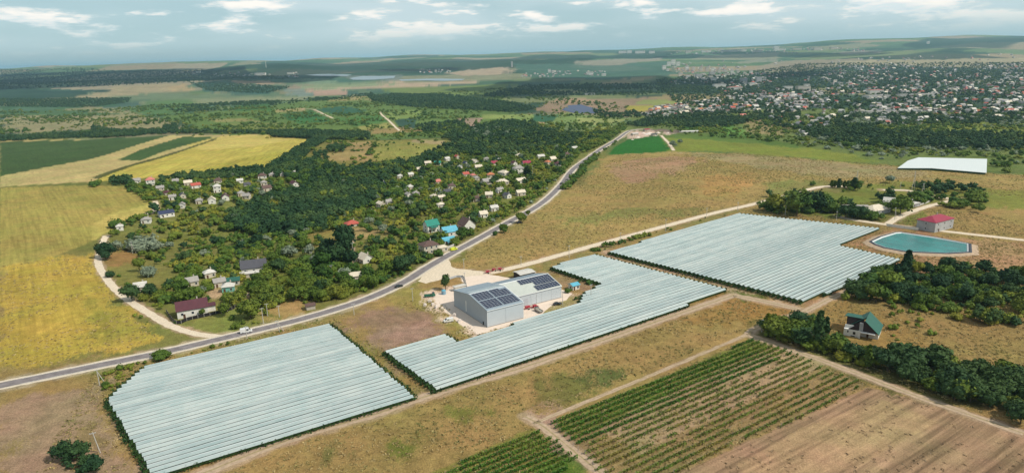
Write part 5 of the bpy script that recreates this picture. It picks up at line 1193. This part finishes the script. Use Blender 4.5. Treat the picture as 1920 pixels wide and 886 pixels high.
plant('scrub', [(238, 568), (262, 592), (300, 622), (330, 640), (300, 640), (262, 608), (236, 580)], 4, .8, 2.2, thin=.4)
# right-hand properties
PR = [(1430, 400), (1434, 370), (1480, 362), (1530, 372), (1590, 385), (1612, 392), (1600, 410), (1560, 405), (1500, 402)]
plant('mid', PR, 5.5, 4, 8, thin=.15); plant('dark', PR, 8, 5, 9, thin=.3)
plant('mid', [(1560, 408), (1640, 402), (1660, 412), (1640, 418), (1580, 412)], 6, 3, 5); plant('dark', [(1640, 372), (1664, 366), (1680, 372), (1660, 384)], 6, 4, 8); plant('mid', [(1700, 370), (1747, 362), (1840, 370), (1840, 400), (1747, 384), (1712, 384)], 6.5, 4, 8, thin=.15)
plant('dark', [(1712, 352), (1747, 348), (1840, 356), (1840, 368), (1730, 366)], 7, 4, 8); plant('mid', [(1500, 350), (1600, 338), (1747, 340), (1840, 350), (1700, 350), (1600, 362)], 11, 2, 5, thin=.35)
WP = [(1580, 568), (1602, 540), (1640, 520), (1690, 505), (1747, 500), (1930, 520), (1930, 620), (1800, 600), (1747, 590), (1700, 570), (1640, 562)]
plant('dark', WP, 7.5, 4., 8, thin=.15); plant('mid', WP, 5.6, 3., 7, thin=.2); plant('scrub', WP, 7, 2, 4, thin=.2); plant('scrub', [(1640, 555), (1747, 585), (1747, 640), (1680, 600)], 6, 2, 4, thin=.2); plant('yellow', WP, 22, 3, 5)
HD = [(1425, 612), (1470, 605), (1530, 622), (1600, 655), (1650, 680), (1660, 700), (1560, 672), (1440, 636)]
plant('mid', HD, 4.4, 2.5, 6.5, thin=.1); plant('dark', HD, 8, 4, 6.5, thin=.3); plant('scrub', HD, 5, 1.5, 4, thin=.2)
FR = [(1640, 690), (1660, 675), (1747, 682), (1930, 720), (1930, 800), (1800, 758), (1747, 738), (1690, 712)]
plant('dark', FR, 4.2, 5, 8.5, thin=.05); plant('mid', FR, 9, 5, 8, thin=.4); plant('dark', [(172, 852), (186, 870), (188, 900), (100, 900), (120, 860)], 4, 3, 6)
plant('scrub', [(1600, 560), (1747, 590), (1747, 660), (1640, 640)], 9, 1, 3, thin=.4)
plant('mid', [(1480, 588), (1530, 590), (1520, 612), (1440, 615)], 5, 1.5, 3.5, thin=.2)
# green slope beyond the dry field, and the wooded middle distance
GS = [(1180, 232), (1300, 224), (1500, 214), (1930, 214), (1930, 330), (1747, 308), (1600, 290), (1400, 262), (1262, 250)]
plant('mid', GS, 13, 2.5, 8, thin=.25, cut=.46, nscale=70.); plant('scrub', GS, 20, 3, 6, thin=.3); plant('silver', [(1480, 250), (1600, 262), (1747, 275), (1930, 280), (1930, 310), (1660, 300), (1500, 276)], 16, 3, 6, cut=.4, nscale=50.)
plant('dark', [(1250, 232), (1340, 222), (1400, 226), (1392, 234), (1330, 240), (1270, 240)], 8, 6, 9); plant('dark', [(1500, 248), (1560, 242), (1747, 250), (1930, 256), (1930, 285), (1747, 280), (1600, 276), (1530, 262)], 8.5, 6, 10, thin=.1)
plant('dark', [(1420, 214), (1500, 222), (1600, 216), (1930, 214), (1930, 232), (1700, 236), (1560, 250), (1460, 240)], 11, 6, 10, thin=.1, cut=.3, nscale=120.); plant('silver', [(1580, 215), (1660, 218), (1747, 222), (1930, 222), (1930, 240), (1700, 240), (1590, 236)], 13, 5, 8, cut=.42, nscale=90.)
plant('dark', [(1175, 236), (1210, 225), (1280, 221), (1380, 222), (1500, 214), (1500, 220), (1380, 232), (1260, 234), (1200, 240)], 9, 6, 10)
MD = [(0, 205), (172, 205), (560, 188), (960, 165), (1180, 200), (1180, 240), (960, 262), (600, 262), (172, 250), (0, 262)]
plant('mid', MD, 17, 3.5, 9, thin=.2, cut=.56, nscale=130.); plant('scrub', MD, 24, 2.5, 6, thin=.2, cut=.5, nscale=60.)
plant('dark', [(690, 181), (740, 177), (830, 178), (960, 194), (1010, 205), (960, 212), (860, 206), (800, 204), (740, 198), (700, 191)], 11, 7, 11); plant('dark', [(860, 245), (950, 228), (1010, 232), (1010, 246), (960, 262), (860, 275), (830, 262)], 8, 6, 10, thin=.1); plant('silver', [(880, 250), (960, 240), (960, 256), (880, 268)], 16, 6, 9)
plant('dark', [(780, 236), (870, 226), (880, 240), (800, 252)], 12, 6, 9, cut=.4, nscale=90.); plant('dark', [(355, 156), (450, 158), (545, 164), (500, 176), (400, 172)], 20, 7, 11); plant('dark', [(0, 186), (172, 185), (246, 185), (240, 193), (172, 201), (0, 200)], 13, 7, 10)
plant('dark', [(300, 202), (380, 196), (540, 188), (700, 176), (700, 180), (560, 194), (400, 208), (340, 212)], 15, 6, 10, cut=.42, nscale=150.); plant('dark', [(985, 160), (1130, 158), (1340, 162), (1330, 172), (1190, 180), (1000, 178), (940, 186), (900, 180)], 20, 7, 12, thin=.15, cut=.34, nscale=260.)
plant('dark', [(1110, 210), (1180, 206), (1200, 214), (1380, 206), (1500, 206), (1500, 212), (1300, 220), (1200, 224), (1130, 222)], 14, 6, 10, cut=.36, nscale=160.)
TW = [(1230, 150), (1500, 120), (1747, 118), (1930, 118), (1930, 216), (1600, 216), (1380, 206), (1280, 205)]
plant('dark', TW, 21, 5, 11, thin=.2, cut=.3, nscale=200.); plant('mid', TW, 38, 6, 10, thin=.2)
plant('dark', [(0, 130), (172, 128), (420, 134), (545, 145), (540, 152), (400, 152), (172, 163), (0, 168)], 40, 9, 14, cut=.3, nscale=500.)
# forest and scrub: the largest ones are trees of their own, the rest one mass for each kind
VS = {'dark': ('round', 'dark round trees of the valley wood and gardens'), 'mid': ('round', 'mid green trees of the gardens and hedges'), 'scrub': ('bush', 'olive green bushes of the scrub'),
      'silver': ('round', 'silvery trees scattered in the green'), 'yellow': ('bush', 'yellow green bushes in the scrub')}
LB = {'dark': 'dark rounded tree', 'mid': 'mid green leafy tree', 'scrub': 'low olive bush', 'silver': 'silvery tree', 'yellow': 'yellow green bush'}
def place(p):
    d = np.array(p) - np.array([0, 0, CAMH]); z_ = d @ fwd; a = 960 + FPX * (d @ RT) / z_; b_ = 443 - FPX * (d @ UP) / z_
    if a < 200 and b_ > 830: return 'in the lower left corner'
    if a > 1620 and b_ > 660: return 'in the dark wood below the green roofed house'
    if a > 1400 and b_ > 595: return 'in the hedge before the green roofed house'
    if a > 1560 and b_ > 490: return 'in the wooded patch behind the green roofed house'
    if a > 1400 and b_ > 330: return 'around the cream hipped house above the widest block'
    if a > 1030 and b_ > 385: return 'between the service road and the covered blocks'
    if a > 1000: return 'on the slopes beyond the dry field'
    if a < 300 and b_ > 560: return 'beside the pale dirt road'
    if b_ > 600: return 'on the verge of the lower left block'
    if a < 330: return 'at the top of the pale dirt road'
    if a < 520: return 'in the scrub above the maroon roofed house'
    if a < 640: return 'between the dark grey roof and the meadow'
    if a < 760: return 'around the village lane cottages'
    return 'among the gardens left of the main road'
def visible(p, h_=0.):
    d = p - np.array([0, 0, CAMH]); z_ = d @ fwd; px = 960 + FPX * (d @ RT) / z_; py = 443 - FPX * (d @ UP) / z_
    return (z_ > 0) & (px > -40) & (px < 1960) & (py > -20) & (py < 915), z_
NIND = {'dark': 110, 'mid': 110, 'scrub': 110, 'silver': 45, 'yellow': 40}
NM = {'silver': 'silver_willow'}
for key, lst in BAG.items():
    P = np.vstack([a for a, _ in lst]); h = np.concatenate([b_ for _, b_ in lst]); P, h = minus(CLEAR, P, h)
    vis, dz = visible(P); P, h, dz = P[vis], h[vis], dz[vis]
    order = np.argsort(-h / dz); n = NIND[key]
    for i_ in order[:n]:
        w_ = place(P[i_]); tree(0, 0, 0, key, VS[key][0], LB[key] + ' ' + w_, LB[key].replace('bush', 'bushe') + 's ' + w_, 1.15, Vector(P[i_]), float(h[i_]), NM.get(key))
    rest = order[n:]
    scatter({'dark': 'dark_forest', 'mid': 'hedge_woods', 'scrub': 'olive_scrub', 'silver': 'willow_thickets', 'yellow': 'broom_thickets'}[key], PROTO[key], P[rest], h[rest])
    print(key, len(P))

# ---------------------------------------------------------------- dry grass tufts on the open fields
def tuft(i_):
    rs = random.Random(i_); b = MB()
    for _ in range(9): b.quad((rs.gauss(0, .45), rs.gauss(0, .45), rs.uniform(.05, .4)), rs.uniform(.18, .42), (rs.gauss(0, 1), rs.gauss(0, 1), rs.uniform(.2, 1.2)))
    return b
TC = {}
for nm_, mm in (('straw', foliage('straw_tufts', (.30, .22, .10), (.44, .34, .18), (.22, .20, .08), .05)), ('weed', foliage('weed_tufts', (.21, .19, .08), (.29, .25, .11), (.16, .17, .06), .05)), ('soil', foliage('soil_clods', (.20, .14, .09), (.30, .22, .15)))):
    c = bpy.data.collections.new(nm_ + '_sources')
    for i_ in range(4): c.objects.link(bpy.data.objects.new(nm_ + '_source', tuft(i_).mesh('tuft', mm)))
    TC[nm_] = c
FG = [(60, 900), (172, 700), (470, 632), (640, 590), (800, 560), (1200, 470), (1440, 380), (1747, 380), (1930, 420), (1930, 930), (60, 930)]
BF = [(842, 500), (900, 450), (1000, 400), (1060, 362), (1110, 312), (1180, 290), (1400, 288), (1930, 330), (1930, 372), (1600, 345), (1430, 378), (1180, 446), (960, 498)]
COV = [polyw([(640, 602), (650, 586), (690, 572), (740, 573), (800, 582), (835, 600), (832, 624), (722, 655), (690, 640)])] + [polyw(q, 2.) for q in (A_PX, B_PX, C_PX)] + [polyw([(813, 553), (838, 543), (930, 545), (1050, 500), (1074, 550), (1087, 566), (980, 600), (895, 627)]), PP, polyw([(728, 552), (800, 500), (872, 466), (848, 503), (962, 515), (876, 541), (796, 535)]), polyw([(1640, 725), (1747, 757), (1930, 820), (1930, 1000), (1100, 1000), (1350, 850)])]
def tufts(name, kind, px, spacing, h0, h1, **k):
    p = poly_points(px, spacing, **k); kk = np.ones(len(p), bool)
    for q in COV: kk &= ~inpoly(p[:, 0], p[:, 1], q)
    p = p[kk] + np.array([0, 0, .14]); scatter(name, TC[kind], p, rng.uniform(h0, h1, len(p)), 1.)
tufts('dry_grass', 'straw', FG, 1.9, .3, .8, cut=.38, nscale=14.); tufts('green_weeds', 'weed', FG, 2.0, .25, .7, cut=.5, nscale=22.)
tufts('field_stubble', 'straw', BF, 3.0, .4, .9, cut=.4, nscale=30.); tufts('field_weeds', 'weed', BF, 3.2, .4, .9, cut=.5, nscale=45.)
tufts('wheat_edge_grass', 'straw', [(0, 500), (172, 478), (186, 506), (214, 556), (262, 604), (300, 632), (240, 652), (172, 668), (0, 700)], 2.6, .35, .8, cut=.45, nscale=25.)
p = poly_points([(1628, 726), (1760, 762), (1930, 825), (1930, 930), (1140, 930), (1350, 852)], 3., cut=.5, nscale=8.); scatter('soil_clods', TC['soil'], p + np.array([0, 0, .12]), rng.uniform(.3, .6, len(p)), 1.2)

# ---------------------------------------------------------------- distant town
def town_mesh(k, roofm, wallm):
    b = MB(); w, d, h, rh = k; b.prism([(-d / 2, -2), (d / 2, -2), (d / 2, h), (0, h + rh - .2), (-d / 2, h)], 'x', -w / 2, w / 2); b.cur = 1
    b.prism([(-d / 2 - .5, h - .3), (0, h + rh), (d / 2 + .5, h - .3), (d / 2 + .5, h), (0, h + rh + .3), (-d / 2 - .5, h)], 'x', -w / 2 - .5, w / 2 + .5)
    return b.mesh('town_house', [MT[wallm], MT['roof_' + roofm]])
MT['townw'] = mat('town_plaster', (.40, .40, .39), .85, .2, .25, .02); MT['roof_town'] = mat('town_grey_roof', (.22, .225, .235), .8, .2, .3, .02)
TV = [town_mesh((12, 9, 4.5, 3), r_, w_) for r_, w_ in (('grey', 'townw'), ('white', 'townw'), ('cream', 'townw'), ('brown', 'townw'), ('town', 'cream'), ('red', 'townw'), ('town', 'greywall'), ('orange', 'townw'), ('town', 'greywall'))]
TLAB = {0: 'grey roofed', 1: 'pale roofed', 2: 'cream roofed', 3: 'brown roofed', 4: 'grey roofed', 5: 'red roofed', 6: 'grey roofed', 7: 'orange roofed', 8: 'grey roofed'}
TP = [([(1195, 214), (1240, 200), (1330, 186), (1420, 178), (1500, 178), (1560, 190), (1500, 204), (1400, 208), (1300, 214), (1230, 222)], 330, 'nearer quarter of the town on the right'),
      ([(1340, 166), (1500, 150), (1747, 175), (1930, 180), (1930, 214), (1640, 214), (1500, 205), (1400, 190)], 420, 'town centre on the right'),
      ([(1500, 150), (1560, 125), (1680, 119), (1747, 124), (1930, 120), (1930, 180), (1747, 175), (1600, 165)], 560, 'hillside quarter of the town'),
      ([(1240, 128), (1262, 116), (1400, 126), (1420, 140), (1500, 142), (1400, 165), (1250, 158)], 200, 'ridge quarter of the town'),
      ([(972, 139), (1060, 133), (1135, 132), (1136, 142), (1060, 144), (980, 146)], 60, 'hamlet in the middle of the far valley'),
      ([(345, 134), (560, 137), (560, 146), (350, 143)], 70, 'far settlement on the left'), ([(1150, 101), (1240, 97), (1400, 93), (1500, 91), (1620, 91), (1620, 97), (1400, 101), (1240, 103)], 90, 'far settlement near the skyline'),
      ([(1380, 206), (1930, 206), (1930, 228), (1640, 236), (1450, 224)], 90, 'wooded lower edge of the town'), ([(1240, 118), (1900, 100), (1900, 112), (1260, 126)], 40, 'scattered farms of the far right hills'), ([(780, 131), (830, 129), (850, 136), (790, 138)], 24, 'tiny hamlet on the far hill'), ([(1480, 222), (1560, 218), (1570, 240), (1500, 252)], 14, 'wooded slope')]
allT = []
for P, n, w_ in TP:
    x0, y0 = np.min(P, 0); x1, y1 = np.max(P, 0); q = rng.uniform((x0, y0), (x1, y1), (n * 4, 2)); q = q[inpoly(q[:, 0], q[:, 1], np.array(P, float))]; qv = vn(q[:, 0] / 17, q[:, 1] / 6, 71) + rng.random(len(q)) * .25; q = q[qv > .5][:n] if n > 50 else q[:n]
    W3 = at(q[:, 0], q[:, 1]); allT += [(p, w_) for p in W3]
fl = [Vector(p) for p, _ in allT]; szs = [random.uniform(.5, 1.05) * (1 + .00008 * p.length) for p in fl]; order = sorted(range(len(fl)), key=lambda i_: -szs[i_] / fl[i_].length)
restm = [MB() for _ in range(1)]; rest = MB(); rm = [MT['townw'], MT['roof_grey'], MT['roof_white'], MT['roof_cream'], MT['roof_brown'], MT['roof_red']]
for c_, i_ in enumerate(order):
    p = fl[i_]; k = random.choices(range(9), (5, 5, 3, 2, 3, 1.2, 2, .8, 2))[0]; s = szs[i_]
    if c_ < 290:
        o = link('town_house', TV[k]); o.location = p; o.rotation_euler.z = random.choice([.3, 1.87]) + random.uniform(-.3, .3); o.scale = (s, s, s)
        tag(o, f'small {TLAB[k]} house in the {allT[i_][1]}', 'house', 'houses of the distant town')
    else:
        w, d, h, rh = 12 * s, 9 * s, 5 * s, 3 * s; a = random.choice([.3, 1.87]) + random.uniform(-.3, .3); ca_, sa_ = math.cos(a), math.sin(a)
        f = lambda X_, Y_, Z_: (p.x + X_ * ca_ - Y_ * sa_, p.y + X_ * sa_ + Y_ * ca_, p.z + Z_)
        rest.cur = 0; rest.add([f(-w / 2, -d / 2, -2), f(w / 2, -d / 2, -2), f(w / 2, d / 2, -2), f(-w / 2, d / 2, -2), f(-w / 2, -d / 2, h), f(w / 2, -d / 2, h), f(w / 2, d / 2, h), f(-w / 2, d / 2, h)], [(0, 1, 5, 4), (1, 2, 6, 5), (2, 3, 7, 6), (3, 0, 4, 7)])
        rest.cur = random.choice([1, 1, 1, 2, 3, 4, 4, 5]); rest.add([f(-w / 2, -d / 2, h), f(w / 2, -d / 2, h), f(w / 2, d / 2, h), f(-w / 2, d / 2, h), f(-w / 2, 0, h + rh), f(w / 2, 0, h + rh)], [(0, 1, 5, 4), (2, 3, 4, 5), (1, 2, 5), (3, 0, 4)])
o = rest.raw('town_houses', rm); o['kind'] = 'stuff'
def block(px, py, wp, hp, label, wall='white', depth=.5, deg=5, roof='roof_grey', group=None):
    p = A1(px, py); u_ = mpp(p); w, h = wp * u_, hp * u_; d = min(w * depth, 40.); root = empty('apartment_block' if hp >= 5 else 'long_building', p, R(deg), label, 'building', group)
    b = MB(); b.box(-w / 2, -d / 2, -8, w / 2, d / 2, h); b.build('wall', MT[wall], root)
    b = MB(); b.box(-w / 2 - .4, -d / 2 - .4, h, w / 2 + .4, d / 2 + .4, h + u_ * .4); b.build('roof', MT[roof], root)
    nf = max(1, int(hp / 2.4)); b = MB()
    for f in range(nf):
        z0 = h * (f + .35) / nf; z1 = h * (f + .7) / nf; b.box(-w * .46, -d / 2 - .25, z0, w * .46, -d / 2, z1)
    b.build('window_band', MT['greywall'], root)
for a in ((1108, 141, 8, 6, 'left of the two white apartment blocks in the middle valley hamlet'), (1102, 140, 6, 5, 'smaller white block behind the middle valley pair'), (1132, 142, 8, 4, 'low white block right of the middle valley pair'), (1106, 178, 18, 3, 'long white farm building in the dark middle distance'),
          (1030, 136, 5, 6, 'white tower like block in the middle valley hamlet'), (1348, 165, 22, 7, 'wide cream block at the left edge of the town centre'), (1338, 152, 9, 6, 'white block above the wide cream one'), (1394, 156, 12, 9, 'grey apartment block in the town centre', 'greywall'), (1422, 156, 10, 11, 'tall grey block beside the other grey one', 'greywall'),
          (1410, 161, 12, 6, 'cream block between the grey apartment blocks'), (1378, 168, 24, 5, 'low pink roofed block in the town centre', 'white', .5, 5, 'roof_pink'), (1477, 168, 16, 6, 'white school like block on the left of the town road'), (1505, 170, 24, 8, 'broad cream block right of the school like one', 'cream'), (1512, 163, 10, 5, 'small white block behind the broad cream one'),
          (1640, 176, 26, 7, 'factory with crimson roof and white walls', 'white', .5, 5, 'roof_pink'), (1645, 183, 46, 4, 'long low white shed in front of the crimson roofed factory'), (1698, 182, 30, 5, 'long white warehouse right of the factory'), (1740, 180, 40, 4, 'long pale warehouse at the right end of the town'),
          (1640, 212, 40, 4, 'long white shed in the lower town'), (1720, 206, 30, 4, 'pale shed in the lower right of the town'), (1660, 206, 26, 4, 'white shed behind the long one of the lower town'), (1668, 200, 16, 4, 'small pale shed in the lower town'),
          (1262, 121, 8, 9, 'white tower block on top of the town ridge'), (1254, 124, 7, 8, 'white tower block just left of the ridge top'), (1271, 124, 7, 8, 'white tower block just right of the ridge top'), (1245, 130, 7, 7, 'white block low on the left of the ridge'), (1252, 133, 5, 4, 'pale block under the ridge top'),
          (1300, 133, 6, 8, 'pinkish apartment block, first of the row along the ridge', 'cream'), (1314, 134, 6, 8, 'pinkish apartment block, second of the row along the ridge', 'cream'), (1326, 134, 6, 8, 'pinkish apartment block, third of the row along the ridge', 'cream'), (1288, 131, 6, 7, 'white apartment block left of the pinkish row'),
          (1310, 146, 12, 7, 'grey block below the ridge row', 'greywall'), (1335, 142, 10, 7, 'second grey block below the ridge row', 'greywall'), (1167, 100, 14, 4, 'left white high rise group member near the skyline'), (1180, 100, 8, 5, 'second white high rise near the skyline'), (1200, 100, 18, 4, 'widest white high rise near the skyline'), (1222, 100, 10, 4, 'right white high rise near the skyline'),
          (1370, 97, 26, 3, 'long white block on the skyline right of the centre'), (1352, 96, 10, 3, 'short white block on the skyline'), (1532, 94, 14, 5, 'cream block alone near the skyline', 'cream'), (1455, 91, 10, 4, 'white block on the skyline above the brown hill'), (1420, 98, 16, 3, 'pale pink block near the skyline', 'cream'),
          (1740, 82, 5, 4, 'tiny white tower at the right skyline'), (488, 141, 20, 4, 'wide white building of the far left settlement'), (545, 139, 12, 3, 'white building at the right of the far left settlement'), (372, 137, 8, 3, 'small white building of the far left settlement'), (960, 126, 3.5, 10, 'slim grey silo on the central far hill', 'greywall')):
    block(*a)
for q in range(9): block(1336 + q * 12, 134 + q * .8 + (q % 2) * 2, 5.5, 6.5 - (q % 3), f'{ordn(q)} small pale block from left along the right half of the ridge quarter', 'cream' if q % 3 else 'white')
for q in range(8): block(1276 + q * 14, 141 + (q * 5) % 7, 8, 4.5, f'{ordn(q)} low pale block from left under the ridge row', 'white' if q % 2 else 'cream')
for q in range(9): block(1290 + q * 34, 99 - q * .9, 10 + (q * 7) % 9, 3, f'{ordn(q)} far pale block from left along the right skyline', 'white' if q % 2 else 'cream')
p = A1(499, 127); b = MB(); b.tube((0, 0, 0), (0, 0, 12 * mpp(p)), 3, 1.5, 8); o = b.build('mast', MT['white']); o.location = p; tag(o, 'thin white mast rising over the far left settlement', 'mast')

# ---------------------------------------------------------------- clouds whose shade falls on the far land
CM = bpy.data.materials.new('cloud_white'); CM.use_nodes = True; t = CM.node_tree; t.nodes.clear(); d_ = N(t, 'ShaderNodeBsdfDiffuse'); d_.inputs[0].default_value = (.9, .9, .9, 1); tl = N(t, 'ShaderNodeBsdfTranslucent'); tl.inputs[0].default_value = (.9, .92, .95, 1)
ms = N(t, 'ShaderNodeMixShader'); ms.inputs[0].default_value = .55; L(t, d_.outputs[0], ms.inputs[1]); L(t, tl.outputs[0], ms.inputs[2]); L(t, ms.outputs[0], N(t, 'ShaderNodeOutputMaterial').inputs[0]); CH = 1500.
def cloud(px_poly, label, lumps=26, pack=1.):
    P = polyw(px_poly); c0 = P.mean(0); off = np.array([math.cos(SUN_AZ), math.sin(SUN_AZ)]) * CH / math.tan(SUN_EL)
    q = rng.uniform(P.min(0), P.max(0), (lumps * 6, 2)); q = q[inpoly(q[:, 0], q[:, 1], P)][:lumps]; b = MB(); ar = math.sqrt(abs(np.sum(P[:, 0] * np.roll(P[:, 1], -1) - P[:, 1] * np.roll(P[:, 0], -1)) / 2) / lumps) * .85 * pack
    for (a, c_) in q:
        bm = bmesh.new(); bmesh.ops.create_icosphere(bm, subdivisions=2, radius=1); r1 = ar * random.uniform(.7, 1.3)
        for v_ in bm.verts: k = 1 + random.uniform(-.14, .14); v_.co = Vector((v_.co.x * r1 * k + a - c0[0], v_.co.y * r1 * k + c_ - c0[1], max(-25, v_.co.z * min(r1 * .45, 130) * k)))
        o_ = len(b.v); b.v += [tuple(v_.co) for v_ in bm.verts]; b.f += [tuple(v_.index + o_ for v_ in f.verts) for f in bm.faces]; bm.free()
    b.mi = [0] * len(b.f); o = b.raw('cloud', CM, None, True); zg = float(terrain(*c0)); o.location = (c0[0] + off[0], c0[1] + off[1], zg + CH); tag(o, label, 'cloud'); o['kind'] = 'stuff'
cloud([(-60, 140), (172, 136), (330, 132), (420, 137), (545, 144), (540, 152), (400, 152), (300, 156), (172, 162), (-60, 170)], 'broad cloud over the dark hills on the left', 60, 1.25)
cloud([(900, 158), (985, 150), (1110, 146), (1240, 142), (1350, 150), (1340, 160), (1200, 166), (1130, 176), (985, 180), (930, 176)], 'broad cloud over the dark valley in the middle distance', 46, 1.15)
cloud([(1440, 138), (1540, 132), (1570, 140), (1480, 148), (1430, 148)], 'small cloud over the town slope', 14)
cloud([(720, 130), (860, 125), (850, 131), (740, 134)], 'flat cloud over the far central hills', 22)
cloud([(1250, 101), (1400, 98), (1640, 97), (1660, 103), (1400, 108), (1240, 108)], 'long cloud over the far right hills', 22)
# ---------------------------------------------------------------- haze
hm = bpy.data.materials.new('haze_air'); hm.use_nodes = True; t = hm.node_tree; t.nodes.clear()
pv = N(t, 'ShaderNodeVolumePrincipled'); pv.inputs['Color'].default_value = (.48, .78, 1., 1); pv.inputs['Density'].default_value = 3.8e-5; pv.inputs['Anisotropy'].default_value = .15
L(t, pv.outputs[0], N(t, 'ShaderNodeOutputMaterial').inputs[1])
hb = MB(); hb.box(-62000, -62000, -140, 62000, 62000, 262); ho = hb.build('haze', hm); ho['kind'] = 'stuff'
